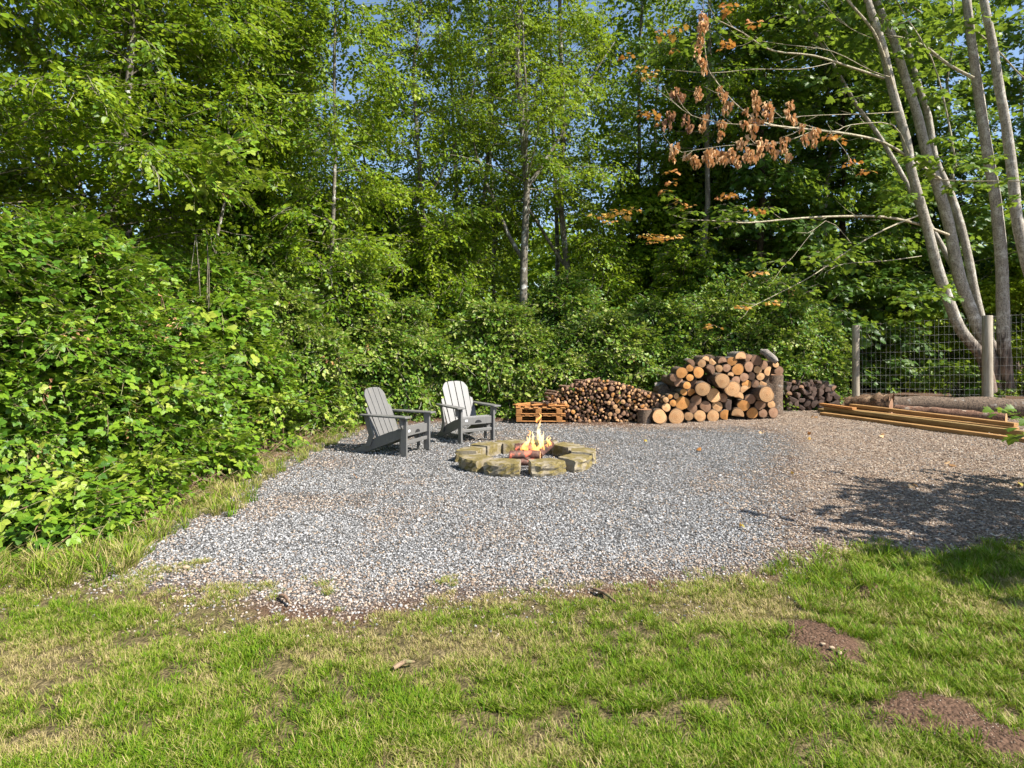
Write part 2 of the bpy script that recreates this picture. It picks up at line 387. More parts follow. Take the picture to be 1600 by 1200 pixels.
def scatter(name, key, pts, rot, scl, tint, parent=None):
    n = len(pts); me = bpy.data.meshes.new(name)
    me.vertices.add(n); me.vertices.foreach_set('co', np.asarray(pts, dtype=np.float32).ravel())
    scl = np.asarray(scl, dtype=np.float32)
    if scl.ndim == 1: scl = np.repeat(scl[:, None], 3, 1)
    for nm, ty, val in (('rot', 'FLOAT_VECTOR', np.asarray(rot, dtype=np.float32)), ('scl', 'FLOAT_VECTOR', scl)):
        a = me.attributes.new(nm, ty, 'POINT'); a.data.foreach_set('vector', np.ascontiguousarray(val).ravel())
    a = me.attributes.new('tint', 'FLOAT', 'POINT'); a.data.foreach_set('value', np.asarray(tint, dtype=np.float32))
    a = me.attributes.new('pick', 'INT', 'POINT'); a.data.foreach_set('value', rng.integers(0, SRC[key][1], n).astype(np.int32))
    me.update()
    o = link(name, me, parent)
    me.materials.append(SRC[key][2])
    md = o.modifiers.new('scatter', 'NODES'); md.node_group = SRC[key][0]
    return o

# leaf shapes: outlines (along, across) half side
OV = [(0.0, 0.0), (0.22, 0.36), (0.55, 0.42), (0.82, 0.22), (1.0, 0.0)]
MAPLE = [(0.0, 0.0), (0.0, 0.30), (0.18, 0.62), (0.30, 0.40), (0.55, 0.66), (0.56, 0.30), (0.75, 0.30), (1.0, 0.0)]
LONG = [(0.0, 0.0), (0.3, 0.16), (0.7, 0.14), (1.0, 0.0)]
NARROW = [(0.0, 0.0), (0.35, 0.30), (0.7, 0.22), (1.0, 0.0)]
class Leaves:
    def __init__(s): s.v = []; s.f = []; s.val = []
    def leaf(s, pos, d, nrm, L, outline=OV, fold=0.18, droop=0.15, val=None, W=1.0):
        d = Vector(d).normalized(); nrm = Vector(nrm); nrm = (nrm - d * nrm.dot(d))
        if nrm.length < 1e-4: nrm = Vector((0.01, 0.02, 1))
        nrm.normalize(); sd_ = d.cross(nrm); pos = Vector(pos); b = len(s.v); n = len(outline)
        val = rnd.random() if val is None else val
        rib = []; lf = []; rt = []
        for a, wv in outline:
            c = pos + d * (a * L) - nrm * (droop * L * a * a)
            rib.append(c); up = nrm * (fold * wv * L)
            lf.append(c + sd_ * wv * L * W + up); rt.append(c - sd_ * wv * L * W + up)
        s.v.extend(rib)
        li = [b]; ri = [b]
        for i in range(1, n - 1):
            li.append(len(s.v)); s.v.append(lf[i]); ri.append(len(s.v)); s.v.append(rt[i])
        li.append(b + n - 1); ri.append(b + n - 1)
        for i in range(n - 1):
            for side, flip in ((li, False), (ri, True)):
                q = [b + i, b + i + 1, side[i + 1], side[i]]
                q2 = []
                for k in q:
                    if k not in q2: q2.append(k)
                if len(q2) > 2:
                    s.f.append(tuple(reversed(q2)) if not flip else tuple(q2)); s.val.append(val)
    def twig(s, a, b_, r0, r1):
        a = Vector(a); b_ = Vector(b_); d = (b_ - a).normalized(); u = d.orthogonal().normalized(); v_ = d.cross(u); b = len(s.v)
        for p, r in ((a, r0), (b_, r1)):
            for k in range(3):
                q = k * 2.094; s.v.append(p + u * math.cos(q) * r + v_ * math.sin(q) * r)
        for k in range(3):
            s.f.append((b + k, b + (k + 1) % 3, b + 3 + (k + 1) % 3, b + 3 + k)); s.val.append(-1)
    def mesh(s, name, mat, mat2=None):
        me = bpy.data.meshes.new(name); me.from_pydata([tuple(p) for p in s.v], [], s.f)
        a = me.attributes.new('v', 'FLOAT', 'FACE'); a.data.foreach_set('value', [max(0, x) for x in s.val])
        me.materials.append(mat)
        if mat2:
            me.materials.append(mat2); me.polygons.foreach_set('material_index', [1 if x < 0 else 0 for x in s.val])
        me.update(); return me

def rv(a=1.0): return Vector((rnd.uniform(-a, a), rnd.uniform(-a, a), rnd.uniform(-a, a)))

def spray(n, length, leafL, outline, tilt=0.45, droop=0.12, W=1.0, spread=0.9, side=0.0, fold=0.18):
    """a twig along +X carrying n leaves, roughly flat with +Z up"""
    L = Leaves(); pts = []
    segs = 5; p = Vector((0, 0, 0)); d = Vector((1, 0, 0.15)); nodes = [p.copy()]
    for i in range(segs):
        d = (d + rv(0.16) + Vector((0, 0, -0.09))).normalized(); p = p + d * (length / segs); nodes.append(p.copy())
    for i in range(segs): L.twig(nodes[i], nodes[i + 1], 0.004, 0.003)
    for i in range(n):
        t = (i + 0.6) / n * segs; k = min(segs - 1, int(t)); q = nodes[k].lerp(nodes[k + 1], t - k)
        sgn = 1 if i % 2 else -1
        ax = (nodes[k + 1] - nodes[k]).normalized()
        off = Vector((ax.x * 0.7, 0, ax.z)) + Vector((0, sgn * spread, 0)) + rv(0.35)
        base = q + off * rnd.uniform(0.1, 0.9) * leafL * 0.6 + Vector((0, sgn * side * rnd.random(), rnd.uniform(-1, 1) * leafL * 0.5))
        nrm = Vector((0, 0, 1)) + rv(tilt)
        L.leaf(base, off + Vector((0, 0, -0.25)), nrm, leafL * rnd.uniform(0.7, 1.15), outline, fold, droop, None, W)
    return L

SRC = {}
def reg(key, metas, mat):
    objs = [source_obj(key + '_source', m) for m in metas]
    SRC[key] = (scatter_group(key, objs), len(objs), mat)
reg('alder', [spray(20, 0.55, 0.085, OV, 0.55, 0.12, 0.85, side=0.10).mesh('alder_spray', M['alder_leaf'], M['branch_bark']) for _ in range(5)], M['alder_leaf'])
reg('alder_far', [spray(20, 0.75, 0.14, OV, 0.6, 0.12, 0.85, side=0.18).mesh('far_spray', M['alder_leaf']) for _ in range(3)], M['alder_leaf'])
reg('mapleg', [spray(12, 0.55, 0.15, MAPLE, 0.4, 0.15, 1.0, side=0.12).mesh('maple_spray', M['maple_leaf'], M['branch_bark']) for _ in range(4)], M['maple_leaf'])
reg('shrub', [spray(18, 0.38, 0.065, OV, 0.7, 0.1, 1.0, side=0.07).mesh('shrub_spray', M['shrub_leaf'], M['branch_bark']) for _ in range(5)], M['shrub_leaf'])
def bramble_spray():
    L = Leaves(); p = Vector((0, 0, 0)); d = Vector((1, 0, 0.25)); nodes = [p.copy()]
    for i in range(5):
        d = (d + rv(0.15) + Vector((0, 0, -0.12))).normalized(); p = p + d * 0.1; nodes.append(p.copy())
    for i in range(5): L.twig(nodes[i], nodes[i + 1], 0.005, 0.004)
    for i in range(6):
        q = nodes[min(5, i)]; sgn = 1 if i % 2 else -1
        pet = (Vector((0.5, sgn * 0.9, 0.35)) + rv(0.3)).normalized()
        e = q + pet * rnd.uniform(0.04, 0.09); L.twig(q, e, 0.002, 0.002)
        nrm = (Vector((0, 0, 1)) + rv(0.45)).normalized(); fl = (pet - nrm * pet.dot(nrm)).normalized(); sdv = fl.cross(nrm); v = rnd.random()
        Lf = rnd.uniform(0.07, 0.115)
        L.leaf(e, fl, nrm, Lf, OV, 0.15, 0.12, v, 0.95)
        for s_ in (-1, 1):
            L.leaf(e, fl * 0.35 + sdv * s_, nrm, Lf * 0.85, OV, 0.15, 0.12, min(1, v + rnd.uniform(-.1, .1)), 0.9)
    return L
reg('bramble', [bramble_spray().mesh('bramble_spray', M['bramble_leaf'], M['cane_green']) for _ in range(6)], M['bramble_leaf'])
reg('dead', [spray(9, 0.32, 0.055, OV, 0.9, 0.4, 0.6, side=0.05, fold=.6).mesh('dead_spray', M['dead_leaf'], M['cane']) for _ in range(3)], M['dead_leaf'])
def cedar_spray():
    L = Leaves(); n = 22
    for i in range(n):
        t = i / n; x = 0.08 + t * 0.72; zz = -0.35 * t * t; sgn = 1 if i % 2 else -1
        L.leaf((x, 0, zz), (0.8, sgn * 1.0, -0.35), Vector((0, 0, 1)) + rv(0.3), 0.26 * (1 - 0.55 * t), LONG, 0.1, 0.5, None, .75)
    L.leaf((0.55, 0, -0.15), (1, 0, -0.6), (0, 0, 1), 0.35, LONG, 0.1, 0.3, None, 1.2)
    return L
reg('cedar', [cedar_spray().mesh('cedar_spray', M['cedar_leaf']) for _ in range(3)], M['cedar_leaf'])
def grass_tuft(n, h, spread, w_=0.0032):
    L = Leaves()
    for i in range(n):
        a = rnd.uniform(0, 6.283); r = rnd.random() ** 0.6 * spread; hh = h * rnd.uniform(0.55, 1.15); val = rnd.random()
        base = Vector((math.cos(a) * r, math.sin(a) * r, -0.003)); a2 = a + rnd.uniform(-1.2, 1.2)
        lean = Vector((math.cos(a2), math.sin(a2), 0)) * rnd.uniform(0.25, 1.1); sdv = Vector((-math.sin(a2), math.cos(a2), 0)) * w_
        b = len(L.v)
        for t, k in ((0, 1.0), (0.45, 0.9), (0.8, 0.6)):
            c = base + Vector((0, 0, hh * t * (1 - 0.15 * t))) + lean * hh * t * t
            L.v.extend([c + sdv * k, c - sdv * k])
        L.v.append(base + Vector((0, 0, hh * 0.84)) + lean * hh)
        L.f += [(b, b + 1, b + 3, b + 2), (b + 2, b + 3, b + 5, b + 4), (b + 4, b + 5, b + 6)]; L.val += [val] * 3
    return L
reg('grass', [grass_tuft(18, 0.044, 0.035, 0.0017).mesh('grass_tuft', M['grass_blade']) for _ in range(6)], M['grass_blade'])
reg('tallgrass', [grass_tuft(22, 0.17, 0.05, 0.0032).mesh('tall_tuft', M['grass_blade']) for _ in range(4)], M['grass_blade'])
def stone_me():
    bm = bmesh.new(); bmesh.ops.create_icosphere(bm, subdivisions=1, radius=1.0)
    sx, sy, sz = rnd.uniform(.8, 1.2), rnd.uniform(.6, .9), rnd.uniform(.45, .7)
    for v in bm.verts:
        v.co = Vector((v.co.x * sx, v.co.y * sy, v.co.z * sz)) * rnd.uniform(0.78, 1.12)
    me = bpy.data.meshes.new('stone'); bm.to_mesh(me); bm.free(); me.materials.append(M['stone']); return me
reg('stone', [stone_me() for _ in range(6)], M['stone'])
def chip_me():
    m = MB(); m.box((0, 0, 0), (2.0, rnd.uniform(.4, .9), .25), Euler((rnd.uniform(-.3, .3), 0, 0)).to_matrix(), 0, rnd.uniform(.5, .9)); return m.mesh('chip', M['stone'])
reg('chip', [chip_me() for _ in range(4)], M['stone'])

# ------------------------------------------------------------------ ground layout
def gp(lst): return np.array([G(*p) for p in lst])
GRAVEL = gp([(125, 888), (210, 912), (330, 922), (460, 934), (560, 950), (650, 928), (760, 920), (850, 915), (1000, 905), (1150, 893), (1230, 872), (1290, 850), (1262, 805), (1235, 755),
             (1245, 710), (1235, 682), (1190, 666), (1000, 668), (800, 657), (700, 657), (610, 664), (545, 675), (488, 696), (440, 718), (400, 740), (345, 768), (335, 795), (235, 822), (170, 855)])
CHIPS = gp([(1300, 860), (1262, 800), (1235, 750), (1245, 710), (1235, 680), (1190, 666), (1000, 668), (1000, 652), (1240, 638), (1330, 632), (1750, 636), (2500, 690), (2500, 830), (1900, 822), (1600, 838), (1450, 868), (1350, 856)])
lawn_top = [(-900, 850), (-300, 872), (0, 885), (125, 893), (210, 925), (330, 932), (430, 955), (560, 968), (680, 942), (760, 930), (850, 922), (1000, 912), (1150, 900), (1230, 878), (1300, 858), (1350, 852), (1450, 870), (1600, 838), (1900, 818), (2500, 800)]
LAWN = np.vstack([gp(lawn_top), [[14, -6], [-14, -6]]])
WEEDS = gp([(-200, 890), (125, 893), (175, 855), (240, 822), (335, 800), (345, 768), (400, 740), (445, 716), (490, 694), (545, 673), (520, 655), (400, 690), (250, 760), (0, 830), (-300, 850)])
def sdist(poly, x, y):
    """signed distance, positive inside"""
    inside = np.zeros(x.shape, bool); dmin = np.full(x.shape, 1e9)
    n = len(poly)
    for i in range(n):
        ax, ay = poly[i]; bx, by = poly[(i + 1) % n]
        cond = ((ay > y) != (by > y)) & (x < (bx - ax) * (y - ay) / ((by - ay) + 1e-12) + ax)
        inside ^= cond
        dx, dy = bx - ax, by - ay; t = np.clip(((x - ax) * dx + (y - ay) * dy) / (dx * dx + dy * dy + 1e-12), 0, 1)
        dmin = np.minimum(dmin, np.hypot(x - ax - t * dx, y - ay - t * dy))
    return np.where(inside, dmin, -dmin)
def soft(d, w_): return np.clip(0.5 + d / (2 * w_), 0, 1)
DIRT = [(G(1285, 1000), 0.22, 0.30), (G(1450, 1118), 0.30, 0.20), (G(1570, 1165), 0.2, 0.15), (G(950, 925), 0.07, 0.05), (G(1370, 925), 0.15, 0.1)]
def dirtf(x, y):
    r = np.zeros(x.shape)
    for (c, a, b) in DIRT:
        q = ((x - c[0]) / a) ** 2 + ((y - c[1]) / b) ** 2
        r = np.maximum(r, np.clip(1.25 - q, 0, 1))
    return r
DRY = [(G(20, 1040), 0.55, 0.35), (G(60, 1160), 0.25, 0.12), (G(700, 1010), 0.6, 0.25), (G(1180, 950), 0.8, 0.25), (G(1560, 915), 0.5, 0.12), (G(740, 930), 0.5, 0.2), (G(1600, 960), 0.4, 0.2)]
def dryf(x, y):
    r = -0.06 + (fbm(x * 1.3, y * 1.6, 5) - 0.48) * 1.4 + (fbm(x * 5, y * 5, 55) - 0.5) * 1.9
    for (c, a, b) in DRY: r = np.maximum(r, 1.15 * np.exp(-(((x - c[0]) / a) ** 2 + ((y - c[1]) / b) ** 2)) + (fbm(x * 6, y * 6, 8) - .5) * 0.5)
    return np.clip(r, 0, 1)
def height(x, y):
    z = (fbm(x * 1.1, y * 1.1, 3) - 0.5) * 0.05 + (fbm(x * 6, y * 6, 4) - 0.5) * 0.012
    z = z * np.clip((22 - np.hypot(x, y)) / 12, 0, 1)
    z = z + dirtf(x, y) * 0.05
    return z - 0.012
xs = np.concatenate([[-600, -300, -150, -80, -50, -35, -25, -18, -14], np.arange(-11, -6, 0.3), np.arange(-6, 7.5, 0.09), np.arange(7.5, 13, 0.3), [14, 18, 25, 35, 50, 80, 150, 300, 600]])
ys = np.concatenate([[-600, -200, -60, -20, -8, -3, 0, 1, 1.6], np.arange(2.0, 9.5, 0.08), np.arange(9.5, 16, 0.16), np.arange(16, 26, 0.6), [28, 32, 38, 50, 80, 150, 300, 700]])
X, Y = np.meshgrid(xs, ys); Z = height(X, Y)
nx, ny = len(xs), len(ys)
me = bpy.data.meshes.new('ground')
idx = np.arange(nx * ny).reshape(ny, nx)
quads = np.stack([idx[:-1, :-1], idx[:-1, 1:], idx[1:, 1:], idx[1:, :-1]], -1).reshape(-1, 4)
me.vertices.add(nx * ny); me.vertices.foreach_set('co', np.stack([X, Y, Z], -1).astype(np.float32).ravel())
me.loops.add(quads.size); me.loops.foreach_set('vertex_index', quads.astype(np.int32).ravel())
me.polygons.add(len(quads)); me.polygons.foreach_set('loop_start', np.arange(0, quads.size, 4, dtype=np.int32))
me.update(calc_edges=True); me.validate()
me.polygons.foreach_set('use_smooth', [True] * len(me.polygons))
wob = (fbm(X * 2, Y * 2, 21) - 0.5) * 0.5
Lw = sdist(LAWN, X, Y); Gv = sdist(GRAVEL, X, Y); Cp = sdist(CHIPS, X, Y); Wd = sdist(WEEDS, X, Y)
for nm, val in (('gravel', soft(Gv + wob * (.7 + 1.4 * np.clip(X - 1.6, 0, 1)), 0.30 + .35 * np.clip(X - 1.6, 0, 1))), ('grass', np.maximum(soft(Lw - .1 + wob * .9, 0.35), soft(Wd + wob * .4, .3) * .7)), ('chips', soft(Cp + wob, 0.45)), ('dirt', dirtf(X, Y))):
    a = me.attributes.new(nm, 'FLOAT', 'POINT'); a.data.foreach_set('value', val.astype(np.float32).ravel())
me.materials.append(M['ground'])
g = link('ground', me); tag(g, kind='structure')

def rand_in(n, x0, x1, y0, y1):
    """points with density falling with distance (about even on the picture)"""
    y = y0 * (y1 / y0) ** rng.random(n); x = x0 + (x1 - x0) * rng.random(n)
    return x, y
# gravel stones
def stones():
    n = 240000
    y = 3.6 * (13.4 / 3.6) ** (rng.random(n) ** 0.9); u = rng.uniform(-900, 900, n); x = u / F * y
    d = sdist(GRAVEL, x, y) + (fbm(x * 1.6, y * 1.6, 21) - 0.5) * (0.5 + 1.1 * np.clip(x - 1.6, 0, 1))
    keep = rng.random(n) < np.clip(0.5 + d / (0.5 + .9 * np.clip(x - 1.6, 0, 1)), 0.0, 1) * (1 - np.clip(sdist(LAWN, x, y) / .5, 0, .9))
    c = sdist(CHIPS, x, y) > 0
    keep |= c & (rng.random(n) < 0.22) | ((d > -0.7) & (rng.random(n) < 0.05))
    # crumbs of soil on the dirt patches
    dx_ = []; dy_ = []
    for (c, a_, b_) in DIRT:
        m_ = 160; th = rng.uniform(0, 6.283, m_); rr_ = rng.random(m_) ** .5 * 1.15; dx_.append(c[0] + np.cos(th) * rr_ * a_); dy_.append(c[1] + np.sin(th) * rr_ * b_)
    x = np.concatenate([x[keep]] + dx_); y = np.concatenate([y[keep]] + dy_); n = len(x)
    s = rng.uniform(0.006, 0.0125, n) * np.where(dirtf(x, y) > .02, .4, 1) * np.clip(0.85 + y / 40, .85, 1.3); s = np.where(rng.random(n) < 0.012, s * 1.8, s)
    z = height(x, y) + s * 0.35
    dirty = np.clip((fbm(x * 0.8, y * 0.9, 31) - 0.52) * 5, 0.03, 1) * 0.75
    dirty = np.maximum(dirty, np.clip(1 - (sdist(GRAVEL, x, y)) / 0.7, 0, 1) * 0.8)
    tint = np.where(dirtf(x, y) > .02, 1.0, (rng.random(n) < dirty).astype(float) * rng.uniform(0.5, 1, n))
    tag(scatter('gravel', 'stone', np.stack([x, y, z], 1), rng.uniform(-3.1, 3.1, (n, 3)) * [0.12, 0.12, 1], s, tint), 'loose grey crushed gravel covering the fire pit clearing', 'gravel', kind='stuff')
stones()
def chips():
    n = 60000
    y = 4.5 * (15.5 / 4.5) ** (rng.random(n) ** 0.9); x = gx(rng.uniform(850, 1720, n), y)
    d = sdist(CHIPS, x, y) + (fbm(x * 1.6, y * 1.6, 41) - 0.5) * 1.8
    pile = (np.abs(y - 12.4) < 0.9) & (x > 0.2) & (x < 6.5)
    keep = (rng.random(n) < np.clip(0.5 + d / 1.6, 0.02, 1)) | (pile & (rng.random(n) < .6))
    keep &= sdist(LAWN, x, y) < 0.15
    x, y = x[keep], y[keep]; n = len(x)
    s = rng.uniform(0.008, 0.022, n); z = height(x, y) + 0.006
    tag(scatter('wood_chips', 'chip', np.stack([x, y, z], 1), rng.uniform(-1, 1, (n, 3)) * [0.35, 0.35, 3.14], s, np.full(n, 1.0)), 'brown wood chips and bark litter strewn right of the gravel', 'wood chips', kind='stuff')
chips()
def lawn():
    n = 215000
    y = 1.2 * (8.5 / 1.2) ** rng.random(n); x = gx(rng.uniform(-150, 1750, n), y); wide = rng.random(n) < .42; x = np.where(wide, rng.uniform(-8.5, 9, n), x)
    d = sdist(LAWN, x, y) - .08 + (fbm(x * 2.2, y * 2.6, 21) - 0.5) * 1.1 * np.clip(1.6 - x * .35, .35, 1)
    dn = fbm(x * 4, y * 4, 61)
    pr = np.clip(0.30 + d / 0.55, 0, 1) * np.clip(0.30 + (fbm(x * 9, y * 9, 62) - 0.38) * 3.2, 0.06, 1) * np.clip(0.5 + (dn - .42) * 3.2, .25, 1) * (1 - np.clip(dirtf(x, y) * 1.3, 0, 0.97))
    dwe = sdist(WEEDS, x, y)
    pr = np.maximum(pr, np.clip(0.4 + dwe / 0.3, 0, 0.8))
    pr = np.maximum(pr, np.where((d > -0.55) & (dn > 0.60) & (x < -0.4), 0.5, 0))
    keep = rng.random(n) < pr; x, y, d, dn, dwe = x[keep], y[keep], d[keep], dn[keep], dwe[keep]; n = len(x)
    dry = dryf(x, y); dry = np.maximum(dry, np.clip(1 - d / 0.45, 0, 1) * 0.6 * (x < 2)); dry = np.where(dwe > -.1, 0.35 + 0.65 * fbm(x * 3, y * 3, 9), dry)
    lush = np.clip((x - 0.6) / 2.2, 0, 1)
    tint = np.clip(0.17 + dry * 0.85 + rng.normal(0, 0.19, n) + 0.10 * lush * (1 - dry) + (rng.random(n) < .12) * .5, 0, 1)
    s = rng.uniform(0.7, 1.2, n) * (1 - 0.35 * dry) * (1 + 0.45 * lush * np.clip((y - 3.0), 0, 1))
    rot = np.stack([rng.normal(0, .12, n), rng.normal(0, .12, n), rng.uniform(-3.14, 3.14, n)], 1)
    tag(scatter('lawn_grass', 'grass', np.stack([x, y, height(x, y)], 1), rot, s, tint), 'patchy green and straw coloured lawn in front of the gravel', 'grass', kind='stuff')
    # longer grass on the right and under the brambles
    n = 22000; y = 2.6 * (14 / 2.6) ** rng.random(n); x = gx(rng.uniform(-700, 2100, n), y)
    dl = sdist(LAWN, x, y); dw = sdist(WEEDS, x, y)
    pr = np.where((dl > 0.0) & (dl < 1.3) & (x > 1.9), 0.9 * np.clip((fbm(x * 3, y * 3, 71) - .40) * 6, 0, 1), 0)
    pr = np.maximum(pr, np.where((dw > -0.35) & (dw < 0.25), 0.6, 0))
    keep = rng.random(n) < pr; x, y = x[keep], y[keep]; n = len(x)
    s = rng.uniform(0.5, 1.1, n) * np.where(x < 0, 1.1, np.where(y > 4.0, .78, .55))
    rot = np.stack([rng.normal(0, .15, n), rng.normal(0, .15, n), rng.uniform(-3.14, 3.14, n)], 1)
    tag(scatter('long_grass', 'tallgrass', np.stack([x, y, height(x, y)], 1), rot, s, np.clip(rng.normal(0.3, 0.18, n) + (x < 0) * rng.uniform(0, .75, n), 0, 1)), 'longer bright green grass tufts along the edges of the clearing', 'grass', kind='stuff')
lawn()

# ------------------------------------------------------------------ trees and shrubs
def orient(dx, dy, dz, roll):
    """eulers (XYZ) turning +X onto the direction, numpy arrays"""
    yaw = np.arctan2(dy, dx); pitch = -np.arctan2(dz, np.hypot(dx, dy))
    return np.stack([roll, pitch, yaw], 1)

def tree(x, y, h, r, label, key='alder', bark='alder_bark', n_br=60, per=18, crown_r=2.2, start=0.15, tint=(0.3, 0.15), lean=(0, 0), grp='alders crowded behind the clearing', name='alder_tree', cat='tree', up=0.45, size=1.0, leafscale=1.0, topr=0.35, wig=1.0, forks=0, droop=0.35):
    R = random.Random(int(abs(x) * 977 + y * 131)); q = np.random.default_rng(int(abs(x) * 977 + y * 131))
    t = empty(name, (x, y, 0)); tag(t, label, cat, grp)
    pts = []; nseg = 9; ox = oy = 0.0
    for i in range(nseg + 1):
        f = i / nseg; ox += R.uniform(-.16, .16) * wig; oy += R.uniform(-.16, .16) * wig
        pts.append(Vector((lean[0] * f + ox, lean[1] * f + oy, -0.15 + f * h)))
    rad = [r * (1 - 0.8 * (i / nseg)) * (1.25 if i == 0 else 1) for i in range(nseg + 1)]
    m = MB(); m.tube(pts, rad, 9, wob=0.06, r=R); m.build('trunk', M[bark], t)
    for fk in range(forks):
        f0 = .24 + .10 * fk; k = int(f0 * nseg); p = pts[k].copy(); a = 2.6 - fk * 2.2 + R.uniform(-.3, .3); d = Vector((math.cos(a) * .55, math.sin(a) * .3, .8)).normalized(); fp = [p.copy()]
        for s_ in range(6):
            p = p + d * .85; d = (d + Vector((R.uniform(-.12, .12), R.uniform(-.12, .12), .06))).normalized(); fp.append(p.copy())
        mf = MB(); r_ = rad[k] * .62; mf.tube(fp, [r_ * (1 - .13 * q_) for q_ in range(7)], 7, wob=.06, r=R); mf.build('limb', M[bark], t)
    bm_ = MB(); P_ = []; Dv = []
    def tp(f):
        k = min(nseg - 1, int(f * nseg)); return pts[k].lerp(pts[k + 1], f * nseg - k)
    for b in range(n_br):
        f = start + (1 - start) * (b + R.random()) / n_br; a = b * 2.399 + R.uniform(-.5, .5)
        prof = math.sin(min(1.0, (f - start) / (1 - start) * 1.15 + 0.25) * math.pi) ** 0.6 if f < 0.97 else 0.3
        ln = crown_r * R.uniform(0.6, 1.15) * max(topr, prof)
        p = tp(f); d = Vector((math.cos(a), math.sin(a), up + R.uniform(-.25, .25))).normalized(); bp = [p.copy()]
        for s_ in range(4):
            d = (d + Vector((R.uniform(-.25, .25), R.uniform(-.25, .25), R.uniform(-.25, .12)))).normalized(); p = p + d * ln / 4; bp.append(p.copy())
        rb = max(0.008, r * 0.22 * (1 - f * 0.6))
        bm_.tube(bp, [rb, rb * .8, rb * .6, rb * .4, rb * .2], 4, cap=False)
        k = max(4, int(per * (0.4 + 0.6 * ln / crown_r)))
        for j in range(k):
            tt = R.uniform(0.2, 1.0) * 4; i0 = min(3, int(tt)); qp = bp[i0].lerp(bp[i0 + 1], tt - i0); ax = (bp[i0 + 1] - bp[i0]).normalized()
            sv = Vector((-ax.y, ax.x, 0)) * R.choice((-1, 1))
            dd = (ax * R.uniform(.3, 1) + sv * R.uniform(.3, 1.2) + Vector((0, -.2, R.uniform(-.45, .45) - droop))).normalized()
            qp = qp + dd * R.uniform(0, 0.35) * size + Vector((0, 0, R.uniform(-.12, .1)))
            P_.append(qp); Dv.append(dd)
    br = bm_.build('branchwork', M['branch_bark'] if bark != 'dark_bark' else M['dark_bark'], t); br['kind'] = 'stuff'
    P_ = np.array([tuple(v) for v in P_]); Dv = np.array([tuple(v) for v in Dv]); n = len(P_)
    rot = orient(Dv[:, 0], Dv[:, 1], Dv[:, 2], q.normal(0, 0.35, n))
    clump = fbm(P_[:, 0] * 1.2 + P_[:, 1], P_[:, 2] * 1.2, int(x * 7) % 50)
    ti = np.clip(tint[0] + (clump - 0.5) * 0.5 + q.normal(0, tint[1], n), 0, 1)
    cro = scatter('crown', key, P_, rot, q.uniform(0.75, 1.25, n) * size * leafscale, ti, t); cro['kind'] = 'stuff'
    return t

